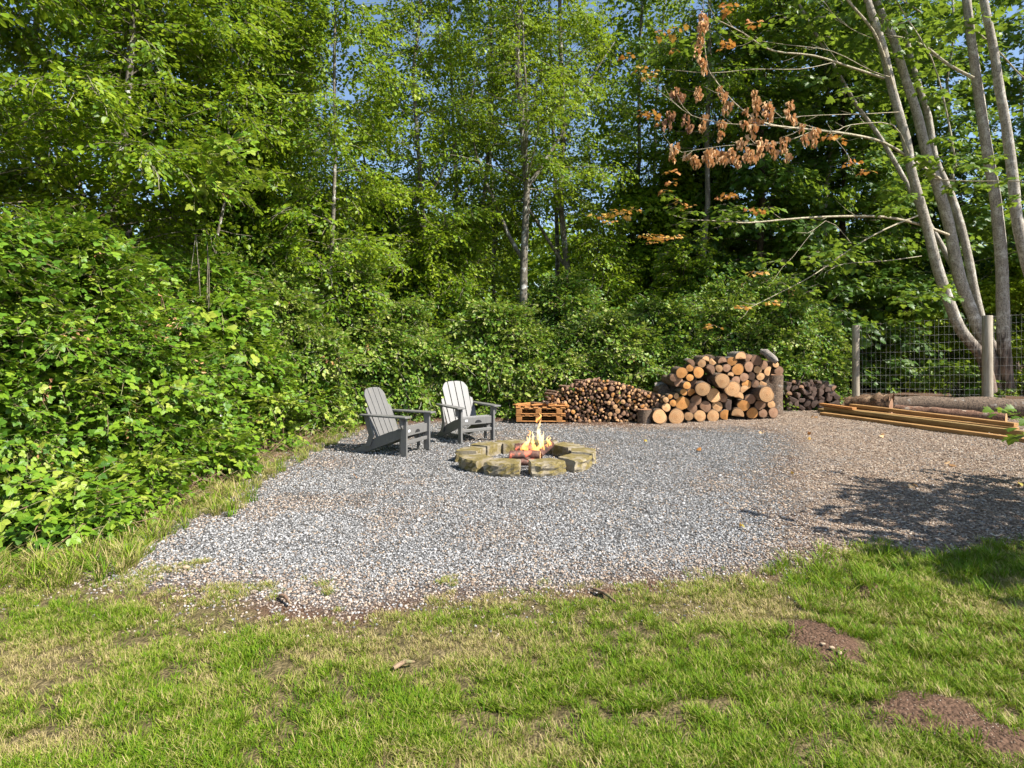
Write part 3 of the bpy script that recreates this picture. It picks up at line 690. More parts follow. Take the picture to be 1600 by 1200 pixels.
def bush(x, y, rx, ry, h, label, key='shrub', n=700, tint=(0.35, 0.2), grp=None, name='shrub', cat='shrub', stems=14, size=1.0, z0=0.05, flowers=0, round_=0.5, cane='branch_bark'):
    R = random.Random(int(abs(x) * 971 + y * 137)); q = np.random.default_rng(int(abs(x) * 971 + y * 137))
    t = empty(name, (x, y, 0)); tag(t, label, cat, grp)
    # shell-biased points in a lumpy dome
    K = max(12, int(n / 17)); ka = q.uniform(0, 6.283, K); kz = q.random(K) ** .9; kr = 0.5 + 0.5 * q.random(K) ** 0.6
    kp = (1 - np.clip(kz, 0, 1) ** 2.4) ** round_
    kl = 0.72 + 0.55 * fbm(np.cos(ka) * 2 + 5, np.sin(ka) * 2 + kz * 3.2, int(abs(x) * 10) % 90, 3)
    kx = np.cos(ka) * rx * kp * kr * kl; ky = np.sin(ka) * ry * kp * kr * kl
    kzz = z0 + kz * h * (0.62 + 0.75 * fbm(np.cos(ka) * 1.9 + 9 + x, np.sin(ka) * 1.9 + y, 3))
    kt = q.normal(0, .16, K); ks = q.uniform(.10, .26, K)
    ci = q.integers(0, K, n); off = q.normal(0, 1, (n, 3)) * [1, 1, .7]; off /= np.linalg.norm(off, axis=1)[:, None]; off[:, 2] = np.abs(off[:, 2]) * .9 - .15
    px_ = kx[ci] + off[:, 0] * ks[ci]; py_ = ky[ci] + off[:, 1] * ks[ci]; pz = kzz[ci] + off[:, 2] * ks[ci]; cz = kz[ci]
    a = np.arctan2(off[:, 1] * .7 + np.sin(ka[ci]) * .6, off[:, 0] * .7 + np.cos(ka[ci]) * .6)
    keep = pz > 0.02; px_, py_, pz, a, cz = px_[keep], py_[keep], pz[keep], a[keep], cz[keep]; ci = ci[keep]; n = len(px_)
    aa = a + q.normal(0, 0.9, n); dz = -0.65 + 0.6 * cz + q.normal(0, .45, n)
    rot = orient(np.cos(aa), np.sin(aa), dz, q.normal(0, 0.5, n))
    clump = fbm(px_ * 1.6 + py_, pz * 1.8, 11 + int(abs(x)) % 30)
    ti = np.clip(tint[0] + (clump - .5) * .3 + kt[ci] + q.normal(0, tint[1] * .8, n), 0, 1)
    fo_ = scatter('foliage', key, np.stack([px_, py_, pz], 1), rot, q.uniform(0.7, 1.25, n) * size, ti, t); fo_['kind'] = 'stuff'
    m = MB()
    for i in range(stems):
        a = R.uniform(0, 6.283); k = R.uniform(0.3, 0.95); e = Vector((math.cos(a) * rx * k, math.sin(a) * ry * k, 0))
        s0 = Vector((R.uniform(-.35, .35) * rx, R.uniform(-.35, .35) * ry, -0.02)); hh = h * R.uniform(0.55, 1.05)
        m.tube([s0, s0.lerp(e, .3) + Vector((0, 0, hh * .55)), s0.lerp(e, .65) + Vector((0, 0, hh * .92)), e + Vector((0, 0, hh * R.uniform(.6, 1.0)))], [.012, .010, .007, .003], 4, cap=False)
    st = m.build('stem_tangle', M[cane], t); st['kind'] = 'stuff'
    if key in ('bramble', 'shrub') and h > 1.0:
        kk = np.nonzero((py_ < 0.2 * ry))[0]; kk = kk[q.random(len(kk)) < .05]; kk = kk[fbm(px_[kk] * 2.5, pz[kk] * 2.5, 91) > .48]
        if len(kk):
            n2 = len(kk); d2 = scatter('dead_foliage', 'dead', np.stack([px_[kk], py_[kk] - .05, pz[kk]], 1), orient(q.normal(0, 1, n2), q.normal(-.4, 1, n2), q.normal(-.3, .4, n2), q.normal(0, .8, n2)), q.uniform(.6, 1.1, n2), q.random(n2), t); d2['kind'] = 'stuff'
    if flowers:
        L = Leaves()
        for i in range(flowers):
            k = R.randrange(n)
            if py_[k] > -0.35 * ry or pz[k] < h * 0.45: continue
            for c in range(R.randint(2, 5)):
                p = Vector((px_[k], py_[k] - 0.06, pz[k] + 0.05)) + rv(0.06)
                for j in range(5):
                    aj = j * 1.2566; L.leaf(p, (math.cos(aj), -0.5, math.sin(aj)), (0, -1, .5), 0.02, OV, 0.0, 0.0, 0.5, 1.0)
        fo = link('blossom', L.mesh('blossom', M['white_petal']), t); fo['kind'] = 'stuff'
    return t

A_G = 'alders crowded behind the clearing'
# (px, D, h, trunk r, crown r, start, branches, per, tint, label)
ALD = [
 (150, 10.2, 12, .085, 2.3, .20, 64, 20, (.38, .15), 'broad alder with a knotty thick trunk behind the brambles at far left'),
 (262, 12.4, 13, .085, 2.2, .24, 60, 18, (.30, .15), 'alder with a pale forked stem second from the left behind the brambles'),
 (316, 11.2, 11, .040, 1.2, .45, 34, 14, (.45, .15), 'slim pale alder sapling standing close right of the forked stem'),
 (-70, 8.2, 11, .090, 2.4, .20, 60, 20, (.42, .15), 'leafy alder leaning in over the brambles at the left picture edge'),
 (50, 13.0, 14, .10, 2.6, .15, 60, 18, (.22, .12), 'dark dense alder half hidden behind the broad left one'),
 (398, 14.5, 12, .090, 2.1, .12, 64, 18, (.28, .15), 'dark stemmed alder left of the tall straight slim one'),
 (519, 13.2, 13.5, .055, 1.25, .18, 60, 13, (.46, .15), 'tall straight slim alder rising into the open blue sky gap'),
 (455, 19.0, 13, .10, 2.3, .10, 56, 16, (.25, .12), 'alder further back showing between the dark stem and the straight slim one'),
 (640, 16.6, 12.5, .085, 2.2, .12, 62, 17, (.50, .15), 'sunlit yellow green alder behind the two grey chairs'),
 (700, 21.0, 15, .09, 2.3, .22, 44, 13, (.48, .15), 'pale green alder standing back between the sunlit one and the forked one'),
 (823, 16.8, 14, .13, 2.5, .30, 54, 16, (.55, .15), 'large alder with a thick bare forked trunk in the centre'),
 (738, 19.0, 13, .075, 1.7, .30, 36, 12, (.35, .15), 'thin stemmed alder just left of the large forked trunk'),
 (906, 18.2, 14, .12, 2.1, .28, 50, 16, (.28, .15), 'straight dark trunked alder right of the large forked one'),
 (984, 20.5, 14, .10, 2.0, .30, 40, 13, (.20, .15), 'dark alder behind the orange leaved maple twigs'),
 (1082, 18.5, 14, .11, 2.4, .40, 40, 14, (.25, .15), 'alder above the big log stack'),
 (560, 24.0, 11, .10, 2.2, .10, 46, 14, (.42, .15), 'low rounded alder far back under the sky gap'),
 (870, 25.0, 17, .11, 2.6, .25, 44, 13, (.60, .12), 'bright far alder seen between the two centre trunks'),
 (1190, 24.0, 16, .12, 2.8, .20, 50, 15, (.30, .15), 'tall alder far behind the hanging dead leaves'),
 (1390, 25.0, 16, .12, 3.0, .15, 56, 16, (.30, .15), 'alder behind the leaning maple stems'),
 (1760, 25.0, 16, .12, 3.2, .25, 56, 16, (.40, .15), 'alder beyond the fence at the right picture edge'),
 (1010, 29.0, 17, .12, 2.6, .20, 44, 13, (.62, .12), 'distant bright alder seen above the low stick pile'),
 (780, 31.0, 17, .12, 2.6, .25, 40, 12, (.55, .12), 'distant alder seen left of the large forked trunk'),
]
for (px, D, h, r, cr, st, nb, per, ti, lb) in ALD:
    far = D > 20
    if px not in (519, 455, 560, 398, 316): h += 4 if D < 22 else 6; nb = int(nb * 1.35)
    tree(gx(px, D), D, h, r, lb, 'alder_far' if far else 'alder', 'alder_bark', nb, int(per * (1.0 if far else (1.5 if 600 < px < 1050 else 1.9))), cr * 1.08, st, ti, lean=(rnd.uniform(-.7, .7), rnd.uniform(-.3, .3)) if px != 519 else (.1, 0), up=0.5, wig=.35 if px == 519 else 1.2, forks={823: 3, 262: 2, 640: 2, 150: 1, 906: 1, 700: 2, 738: 1}.get(px, 0))
MPL = [
 (1280, 20.5, 14, .12, 3.0, .18, 60, 16, (.25, .15), 'broad leaved maple filling in behind the leaning stems'),
 (1500, 21.0, 14, .12, 3.2, .16, 62, 17, (.30, .15), 'broad leaved maple behind the two upright stems'),
 (1590, 26.0, 18, .12, 3.6, .2, 70, 20, (.40, .15), 'tallest broad leaved maple far back between the upright stems'),
 (1760, 20.0, 16, .12, 3.4, .3, 66, 18, (.45, .15), 'broad leaved maple just beyond the right picture edge'),
 (1690, 22.5, 16, .12, 3.4, .12, 66, 17, (.40, .15), 'broad leaved maple at the right edge behind the last upright stem'),
 (205, 15.5, 12, .10, 2.2, .2, 46, 13, (.3, .12), 'broad leaved maple deep between the left alders'),
]
for (px, D, h, r, cr, st, nb, per, ti, lb) in MPL:
    tree(gx(px, D), D, h, r, lb, 'mapleg', 'maple_bark', nb, per, cr, st, ti, grp='leafy maples behind the alders', name='maple_tree', up=0.3)
for (px, D, h, cr, lb) in [(1190, 19.0, 13, 2.7, 'dark leaved maple with layered boughs behind the big log stack'), (1320, 20.3, 13, 2.7, 'dark leaved maple with layered boughs behind the left fence post')]:
    tree(gx(px, D), D, h, .14, lb, 'mapleg', 'dark_bark', 90, 20, cr, .06, (.12, .16), grp='leafy maples behind the alders', name='maple_tree', up=0.0, topr=.5, wig=.5, droop=.3)
for (px, D, h, cr, lb) in [(1075, 22.0, 13, 2.4, 'dark cedar set back left of the big log stack'), (1420, 23.5, 14, 2.6, 'dark cedar deep behind the wire fence')]:
    tree(gx(px, D), D, h, .16, lb, 'cedar', 'dark_bark', 110, 15, cr, .14, (.35, .2), grp='cedars behind the log stack', name='cedar_tree', up=-0.15, topr=0.15, wig=.3, droop=.3)

# thicket of shrubs along the back of the clearing
for (px, D, h, cr, ti, lb) in [(560, 17.5, 6.5, 2.0, .4, 'young bushy alder between the straight slim alder and the sunlit one'), (610, 20.0, 7, 2.3, .55, 'young bushy alder back behind the sunlit one'), (700, 17.2, 5.5, 1.9, .35, 'young bushy alder above the right grey chair'),
   (1030, 20.5, 7.5, 2.3, .45, 'young bushy alder beneath the pale orange leaf sprigs'),
   (1110, 21.5, 8, 2.3, .3, 'young bushy alder beneath the hanging dead leaves'), (430, 15.5, 7, 1.9, .4, 'young bushy alder left of the straight slim one'), (355, 13.0, 6, 1.5, .5, 'young bushy alder behind the bramble mounds')]:
    tree(gx(px, D), D, h, .06, lb, 'alder_far' if D > 19.5 else 'alder', 'dark_bark', 60, 24, cr, .08, (ti, .16), grp='young alders filling the understorey', up=.5, wig=1.2, topr=.4)
for (px, D, h, cr, ti, lb) in [(775, 19.5, 6.2, 1.8, .6, 'young bushy alder left of the big forked trunk'), (945, 18.6, 5.6, 1.7, .5, 'young bushy alder above the low stick pile'), (1060, 17.8, 4.6, 1.4, .45, 'young bushy alder between stick pile and big stack'), (655, 16.2, 4.4, 1.3, .6, 'young bushy alder between the two chairs and above them')]:
    tree(gx(px, D), D, h, .05, lb, 'alder', 'dark_bark', 50, 22, cr, .04, (ti, .18), grp='young alders filling the understorey', up=.6, wig=1.2, topr=.4)
S_G = 'shrubs in the thicket behind the clearing'
SHR = [
 (520, 13.4, 1.2, 1.0, 2.9, 'leafy shrub behind the left chair, below the straight slim alder'),
 (600, 13.9, 1.2, 1.0, 2.4, 'shrub directly behind the left grey chair'),
 (690, 14.4, 1.2, 1.0, 1.7, 'shrub directly behind the right grey chair'),
 (775, 14.8, 1.3, 1.0, 2.3, 'pale flecked shrub left of the wooden pallet'),
 (860, 15.0, 1.3, 1.0, 1.6, 'shrub behind the wooden pallet'),
 (950, 15.2, 1.4, 1.0, 2.1, 'shrub behind the low pile of sticks'),
 (1040, 15.6, 1.5, 1.1, 2.3, 'shrub behind the gap between sticks and big logs'),
 (1130, 16.0, 1.5, 1.1, 2.6, 'shrub behind the top of the big log stack'),
 (1210, 16.2, 1.1, 1.0, 3.0, 'shrub behind the upright log chunk'),
 (1262, 16.4, .85, 0.7, 2.4, 'bright shrub rising behind the dark split wood'),
 (640, 16.5, 1.6, 1.2, 3.6, 'taller shrub in the second row above the chairs'),
 (760, 17.0, 1.8, 1.2, 1.9, 'taller shrub in the second row left of the forked trunk'),
 (880, 17.2, 1.5, 1.2, 2.9, 'taller shrub in the second row right of the forked trunk'),
 (1000, 17.6, 1.9, 1.2, 2.0, 'taller dark shrub in the second row behind the stick pile'),
 (1120, 18.0, 1.6, 1.2, 3.4, 'taller dark shrub in the second row behind the log stack'),
 (445, 12.2, 1.2, 1.0, 2.5, 'leafy shrub between the brambles and the left chair'),
 (480, 15.0, 1.6, 1.3, 4.2, 'high shrub climbing between the left alder trunks'),
 (380, 13.0, 1.6, 1.3, 4.0, 'high shrub behind the end of the brambles'),
]
for i, (px, D, rx, ry, h, lb) in enumerate(SHR):
    bush(gx(px, D), D, rx, ry, h, lb, 'shrub', int(1900 * rx * h / 3), (.60 if i < 6 or i == 15 else .42 if i < 10 else .22, .26), S_G, size=1.15)
# brambles in front at left
B_G = 'bramble bushes on the left'
BR = [
 (-75, 6.1, 1.3, 1.0, 2.4, 'bramble with white blossom at the left picture edge', 12),
 (60, 6.9, 1.3, 1.0, 2.5, 'tall arching bramble with white blossom next from the left', 14),
 (178, 7.9, 1.15, .95, 2.4, 'bramble with dark hollow beneath and some pale blossom', 10),
 (-5, 6.2, 0.8, 0.5, 1.1, 'low bright bramble skirt at the bottom left', 0),
 (140, 7.1, 0.8, 0.5, 1.1, 'low bright bramble reaching out over the grass', 0),
 (268, 8.6, 0.85, 0.7, 1.5, 'rounded bramble beside the narrow end of the gravel', 4),
 (352, 10.3, 0.85, 0.8, 1.9, 'last bramble toward the left chair', 3),
 (300, 10.2, 1.3, 1.1, 2.7, 'tall bramble mound below the slim pale sapling', 8),
 (120, 9.2, 1.5, 1.2, 2.5, 'tall bramble mound beneath the broad left alder', 8),
 (-90, 8.0, 1.6, 1.2, 2.5, 'tall bramble mound behind the left picture edge', 8),
]
for (px, D, rx, ry, h, lb, fl) in BR:
    bush(gx(px, D), D, rx, ry, h, lb, 'bramble', int(3100 * rx * h / 2.4) + 300, (.40, .28), B_G, 'bramble_bush', 'bramble', stems=22, size=.64 if D < 8 else .76, flowers=fl * 14, round_=0.45, cane='cane')
for (px, py, r_, h, ti, lb) in [(105, 835, .3, .35, .6, 'leafy weed clump in the straw at the lower left'), (215, 795, .35, .4, .7, 'bright weed clump at the left tip of the gravel'), (320, 745, .4, .5, .65, 'bright weed clump below the rounded bramble'), (425, 700, .5, .7, .75, 'yellow green weeds where the gravel turns behind the left chair'), (490, 672, .5, .7, .85, 'yellowed weeds in the dry canes left of the left chair'),
   (555, 655, .5, .6, .8, 'yellow green weeds right behind the left chair'), (615, 650, .45, .6, .8, 'reddish yellow weeds between the two chairs'), (670, 648, .5, .5, .6, 'weeds behind the right chair'), (770, 645, .5, .35, .75, 'low grass like weeds left of the pallet')]:
    x_, y_ = G(px, py); bush(x_, y_, r_, r_ * .7, h, lb, 'shrub' if px > 500 else 'bramble', 220, (ti, .25), 'weeds along the foot of the thicket', 'weed_clump', 'weeds', stems=10, size=.7, cane='cane')
# a hazel sapling with big pale leaves in front of the trees
bush(gx(320, 9.6), 9.6, 0.5, 0.4, 3.6, 'upright hazel sapling with large pale leaves above the brambles', 'bramble', 240, (.7, .15), None, 'hazel_sapling', 'sapling', stems=6, size=1.2, z0=1.2)
# undergrowth beyond the fence
for (px, D, rx, h, lb, ti) in [(1495, 17.6, .8, 1.0, 'small bright maple seedling low behind the fence wires', .8), (1430, 21, 1.5, 2.4, 'yellow green shrub seen through the fence wires', .95), (1600, 20, 1.9, 3.8, 'sunlit yellow green shrub right of the maple trunks', 1.0), (1350, 22, 1.5, 2.0, 'dark shrub seen through the fence near its left post', .2)]:
    bush(gx(px, D), D, rx, rx * .8, h, lb, 'mapleg' if D < 18 else 'alder_far', int(260 * rx * h), (ti, .1), 'undergrowth beyond the fence', 'undergrowth_shrub', size=.7)
# far wood closing the view
n = 9500
xx = rng.uniform(-45, 50, n); yy = rng.uniform(38, 50, n); zz = rng.random(n) ** 1.2 * (7.0 + 4.5 * fbm(xx * .15, yy * .1, 77))
aa = rng.uniform(0, 6.28, n)
tag(scatter('far_wood', 'alder_far', np.stack([xx, yy, zz], 1), orient(np.cos(aa), np.sin(aa), rng.normal(0, .4, n), rng.normal(0, .5, n)), rng.uniform(2.0, 3.4, n), np.clip(rng.normal(.55, .25, n), 0, 1)), 'far mass of woodland beyond the nearer trees', 'woodland', kind='stuff')

# maple clump: leaning stems behind the fence
mt = empty('maple_clump', (gx(1535, 17.0), 17.0, 0)); tag(mt, 'multi stemmed maple with bare leaning grey trunks behind the wire fence', 'tree')
base = Vector(mt.location)
def ppts(lst): return [P(a, b, d) - base for a, b, d in lst]
def mpart(name, lst, r0, r1, sides=10, mat='maple_bark', wob=0.05):
    p = ppts(lst); n = len(p); m = MB()
    q = []; rr = []
    for i in range(n - 1):      # smooth the polyline
        for k in range(3):
            t = k / 3; p0 = p[max(0, i - 1)]; p1 = p[i]; p2 = p[i + 1]; p3 = p[min(n - 1, i + 2)]
            q.append(0.5 * ((2 * p1) + (-p0 + p2) * t + (2 * p0 - 5 * p1 + 4 * p2 - p3) * t * t + (-p0 + 3 * p1 - 3 * p2 + p3) * t ** 3)); rr.append(r0 + (r1 - r0) * ((i + t) / (n - 1)))
    q.append(p[-1]); rr.append(r1); rr = [k_ * (.86 if mat == 'maple_bark' else .75) for k_ in rr]
    m.tube(q, rr, sides, wob=wob); return m.build(name, M[mat], mt), q
def ST(pl, d0, d1): n = len(pl); return [(a, b, d0 + (d1 - d0) * i / (n - 1)) for i, (a, b) in enumerate(pl)]
# from the ground up
TR = [
 ([(1548, 612), (1535, 560), (1504, 520), (1486, 481), (1464, 416), (1447, 350), (1425, 271), (1416, 219), (1394, 140), (1377, 66), (1355, 0), (1330, -90), (1300, -200)], 16.8, 15.2, .18, .085),
 ([(1556, 614), (1550, 565), (1535, 530), (1521, 494), (1499, 433), (1482, 350), (1464, 289), (1447, 236), (1432, 175), (1416, 127), (1394, 57), (1368, 0), (1340, -100), (1320, -210)], 17.1, 16.4, .205, .09),
 ([(1568, 612), (1560, 560), (1540, 520), (1526, 472), (1508, 380), (1486, 306), (1460, 245), (1451, 184), (1429, 114), (1412, 48), (1386, 0), (1365, -90)], 17.6, 18.0, .16, .07),
 ([(1575, 612), (1570, 560), (1567, 494), (1565, 416), (1556, 315), (1541, 228), (1530, 153), (1521, 88), (1510, 0), (1500, -100), (1496, -220)], 17.0, 15.8, .20, .09),
 ([(1640, 614), (1635, 540), (1618, 460), (1600, 394), (1589, 341), (1582, 271), (1572, 197), (1561, 136), (1552, 74), (1537, 0), (1520, -100), (1505, -220)], 16.6, 15.6, .18, .09),
 ([(1552, 610), (1530, 530), (1490, 420), (1440, 330), (1403, 262), (1372, 210), (1337, 162), (1302, 100), (1259, 26), (1230, -30)], 17.4, 17.6, .10, .04),
]
for pl, d0, d1, r0, r1 in TR: mpart('trunk', ST(pl, d0, d1), r0, r1)
BRN = [
 ([(1381, 122), (1329, 105), (1272, 87), (1206, 79), (1162, 52), (1119, 30)], 15.6, 14.0, .045, .012),
 ([(1399, 150), (1385, 100), (1364, 48), (1324, 0), (1290, -50)], 15.7, 15.2, .06, .03),
 ([(1469, 280), (1425, 249), (1381, 223), (1329, 210), (1272, 203), (1215, 197), (1180, 188)], 16.6, 13.6, .055, .022),
 ([(1180, 188), (1145, 158), (1119, 127), (1106, 105), (1100, 60), (1097, 26)], 13.6, 13.2, .02, .006),
 ([(1482, 367), (1434, 350), (1381, 339), (1316, 338), (1250, 341), (1171, 348), (1136, 346), (1075, 343)], 16.6, 14.0, .055, .012),
 ([(1434, 337), (1381, 359), (1329, 389), (1272, 429), (1215, 459), (1171, 481)], 16.0, 13.6, .03, .006),
 ([(1521, 122), (1482, 101), (1447, 74), (1416, 61), (1396, 57)], 16.0, 16.4, .06, .04),
 ([(1640, 140), (1600, 122), (1560, 80), (1521, 44)], 17.2, 16.2, .02, .03),
 ([(1420, 240), (1395, 195), (1330, 195), (1300, 205), (1240, 190)], 15.4, 14.0, .022, .006),
 ([(1405, 175), (1350, 178), (1280, 180), (1200, 185)], 15.5, 14.4, .016, .006),
 ([(1390, 120), (1360, 110), (1300, 80), (1230, 70), (1160, 60)], 15.5, 14.5, .018, .006),
 ([(1300, 98), (1250, 108), (1180, 108), (1110, 114), (1040, 108)], 14.8, 13.4, .014, .005),
 ([(1215, 197), (1170, 195), (1130, 192), (1080, 180), (1040, 150), (1005, 125)], 13.6, 12.8, .012, .004),
 ([(1272, 203), (1230, 220), (1180, 225), (1130, 228), (1065, 238)], 13.9, 12.9, .012, .004),
 ([(1295, 205), (1320, 235), (1332, 255)], 14.2, 14.0, .010, .004),
 ([(1440, 400), (1380, 408), (1320, 412), (1290, 425)], 16.0, 14.6, .014, .005),
 ([(1330, 380), (1290, 345), (1240, 400), (1222, 418)], 15.0, 14.2, .010, .004),
 ([(1364, 60), (1330, 45), (1300, 20), (1275, -20)], 15.4, 14.8, .012, .005),
 ([(1640, 285), (1580, 283), (1520, 283), (1470, 281)], 15.0, 16.4, .014, .02),
 ([(1440, 20), (1400, 0), (1455, 90), (1480, 180), (1494, 260)], 15.9, 16.2, .02, .03),
]
tw = MB(); TW = []
for pl, d0, d1, r0, r1 in BRN:
    _, qq = mpart('branch', ST(pl, d0, d1), r0, r1, 7, 'maple_branch_bark')
    for k in range(len(qq)):
        if k < 3 or rnd.random() < .35: continue
        d = (qq[min(k + 1, len(qq) - 1)] - qq[k - 1]).normalized(); L_ = rnd.uniform(.2, .75); v = (d * .8 + Vector((rnd.uniform(-.3, .1), rnd.uniform(-.5, .5), rnd.uniform(-.6, .7)))).normalized()
        p1 = qq[k] + v * L_ * .5; p2 = p1 + (v + Vector((0, 0, .25)) + rv(.2)).normalized() * L_ * .5; tw.tube([qq[k], p1, p2], [.007, .005, .002], 4, cap=False); TW.append(p2)
tw_ = tw.build('twigs', M['maple_branch_bark'], mt); tw_['kind'] = 'stuff'

def cluster_hang(n=20):
    L = Leaves()
    for i in range(n):
        z = rnd.uniform(-0.16, 0.04); a = rnd.uniform(0, 6.28); r = rnd.uniform(0, .07)
        L.leaf((math.cos(a) * r, math.sin(a) * r, z), Vector((math.cos(a) * .25, math.sin(a) * .25, -1)) + rv(.15), (math.cos(a), math.sin(a), .2), rnd.uniform(.07, .15), NARROW, rnd.uniform(.8, 2.2), rnd.uniform(-.3, .4), None, rnd.uniform(.4, .75))
    return L
def cluster_maple(n=9, r=.22, size=.17, tilt=.4):
    L = Leaves()
    for i in range(n):
        a = rnd.uniform(0, 6.28); k = rnd.uniform(.2, 1) * r; d = Vector((math.cos(a), math.sin(a), rnd.uniform(-.5, .1)))
        p = d * k; L.twig((0, 0, 0), p, .003, .002)
        L.leaf(p, d, Vector((0, 0, 1)) + rv(tilt), size * rnd.uniform(.6, 1.15), MAPLE, .12, .3)
    return L
def mats_cluster(base_m, tint, nm):
    """copy of a leaf material for real (not instanced) clusters with a fixed tint"""
    m = base_m.copy(); m.name = nm
    for nd in m.node_tree.nodes:
        if nd.type == 'ATTRIBUTE' and nd.attribute_name == 'tint':
            v = m.node_tree.nodes.new('ShaderNodeValue'); v.outputs[0].default_value = tint
            for lk in list(nd.outputs['Fac'].links): m.node_tree.links.new(v.outputs[0], lk.to_socket)
    return m
M['dead_a'] = mats_cluster(M['dead_leaf'], .95, 'dead_leaf_tan'); M['dead_b'] = mats_cluster(M['dead_leaf'], .0, 'dead_leaf_brown')
M['green_c'] = mats_cluster(M['maple_leaf'], .75, 'maple_leaf_bright'); M['orange_c'] = mats_cluster(M['orange_leaf'], .2, 'orange_leaf_c'); M['mixed_c'] = mats_cluster(M['orange_leaf'], .65, 'orange_leaf_pale')
hang_a = [cluster_hang().mesh('dead_leaf_cluster', M['dead_a'], M['branch_bark']) for _ in range(5)]
hang_b = [cluster_hang().mesh('dead_leaf_cluster', M['dead_b'], M['branch_bark']) for _ in range(2)]
grn = [cluster_maple(12).mesh('leaf_cluster', M['green_c'], M['branch_bark']) for _ in range(5)]
grn2 = [cluster_maple(7, .2, .12).mesh('leaf_cluster', M['green_c'], M['branch_bark']) for _ in range(3)]
orn = [cluster_maple(9, .2, .13, .8).mesh('orange_leaf_cluster', M['orange_c'], M['branch_bark']) for _ in range(3)]
mxd = [cluster_maple(9, .22, .12, .7).mesh('orange_leaf_cluster', M['mixed_c'], M['branch_bark']) for _ in range(3)]
def put(name, meshes, cx, cyy, D, s=1.0):
    px, py = 900 + cx / 2.2857, cyy / 2.2857
    o = link(name, rnd.choice(meshes), mt); o.location = P(px, py, D) - base; o.rotation_euler = (rnd.uniform(-.2, .2), rnd.uniform(-.2, .2), rnd.uniform(0, 6.28)); o.scale = (s,) * 3
    return o
for cx, cyy in [(450, 60), (440, 100), (460, 90), (445, 150), (435, 190), (450, 215), (455, 240), (435, 325), (440, 345), (455, 420), (450, 455), (515, 325), (520, 345), (540, 380), (520, 440), (515, 480), (610, 400), (605, 440), (640, 335), (650, 360), (640, 390), (685, 380), (690, 410), (640, 430), (630, 460),
                (765, 375), (760, 400), (770, 425), (812, 455), (815, 495), (850, 470), (852, 505), (348, 530), (345, 565), (395, 560), (425, 570), (465, 545), (480, 570), (490, 545), (520, 550), (530, 570), (560, 545), (570, 575), (595, 510), (620, 550), (632, 565), (665, 510), (660, 540), (695, 520), (710, 545), (745, 505), (750, 540), (760, 560)]:
    put('dead_leaf_cluster', hang_a, cx, cyy - 12, 13.3 + rnd.uniform(-.2, .3), rnd.uniform(.75, 1.15))
for cx, cyy in [(355, 330), (370, 345), (335, 410), (330, 440), (395, 420), (400, 450)]: put('dead_leaf_cluster', hang_b, cx, cyy - 12, 13.2, rnd.uniform(.8, 1.1))
for cx, cyy in [(900, 485), (920, 490), (940, 495), (860, 465), (985, 580), (1010, 595), (1040, 610), (330, 625), (345, 650), (320, 680), (340, 610), (625, 745), (650, 755), (680, 745), (610, 770), (540, 695), (515, 705), (560, 700), (540, 150), (530, 170), (620, 90), (640, 80), (150, 180), (180, 200), (240, 400), (270, 405), (300, 440), (350, 180), (530, 20), (550, 30), (500, 225)]:
    if rnd.random() < .72: put('orange_leaf_cluster', orn, cx, cyy, 13.5 + rnd.uniform(-.3, .4), rnd.uniform(.55, .9))
for cx, cyy in [(90, 765), (130, 755), (165, 760), (200, 745), (125, 790), (250, 835), (290, 845), (330, 850), (270, 865), (360, 840), (640, 970), (590, 1095), (700, 1075), (490, 1160), (300, 120), (350, 110), (230, 240), (260, 260), (360, 720), (400, 740)]:
    put('orange_leaf_cluster', mxd, cx, cyy, 13.2 + rnd.uniform(-.3, .3), rnd.uniform(.6, 1.0))
for cx, cyy in [(1240, 320), (1290, 330), (1330, 325), (1230, 555), (1260, 570), (1310, 560), (1390, 590), (1430, 600), (1480, 600), (1150, 650), (1120, 680), (1170, 700), (1200, 690), (1310, 490), (1330, 500), (1105, 750), (1140, 740), (1480, 660), (1530, 640), (1560, 720), (1590, 700), (1450, 570), (1360, 580), (1290, 600), (1340, 660), (1060, 570),
                (1190, 1040), (1170, 1075), (1220, 1060), (1260, 1045), (1310, 1020), (1150, 1060), (1190, 1110), (1240, 1100), (1140, 1140), (1290, 1050), (1350, 1060), (1200, 560), (1420, 660), (1500, 560)]:
    put('leaf_cluster', grn, cx, cyy, 14.6 + rnd.uniform(-.5, .5), rnd.uniform(.7, 1.1))
for cx, cyy in [(940, 860), (900, 895), (1000, 875), (950, 905), (830, 915), (870, 900), (720, 930), (690, 960), (780, 980), (850, 1020), (830, 1040), (700, 1070), (660, 925), (900, 930), (740, 1010), (420, 790), (480, 790), (510, 775), (440, 820), (360, 800), (540, 750), (570, 760), (700, 740), (330, 690), (350, 740), (400, 760), (520, 730), (1010, 350), (960, 330), (860, 60), (900, 130), (640, 130), (700, 60)]:
    put('leaf_cluster', grn2, cx, cyy, 13.9 + rnd.uniform(-.3, .5), rnd.uniform(1.0, 1.5))
    if rnd.random() < .6: put('leaf_cluster', grn2, cx + rnd.uniform(-45, 45), cyy + rnd.uniform(-25, 30), 14.1 + rnd.uniform(-.3, .5), rnd.uniform(.8, 1.4))
# crown of the clump, above the frame and around the stems
q = np.random.default_rng(5); n = 480
cxx = q.normal(gx(1400, 16) - base.x, 2.6, n); cyy = q.normal(0.5, 1.6, n); czz = q.uniform(8.6, 14, n); aa = q.uniform(0, 6.28, n)
scatter('crown', 'mapleg', np.stack([cxx, cyy, czz], 1), orient(np.cos(aa), np.sin(aa), q.normal(0, .3, n), q.normal(0, .4, n)), q.uniform(.9, 1.5, n), np.clip(q.normal(.4, .2, n), 0, 1), mt)['kind'] = 'stuff'

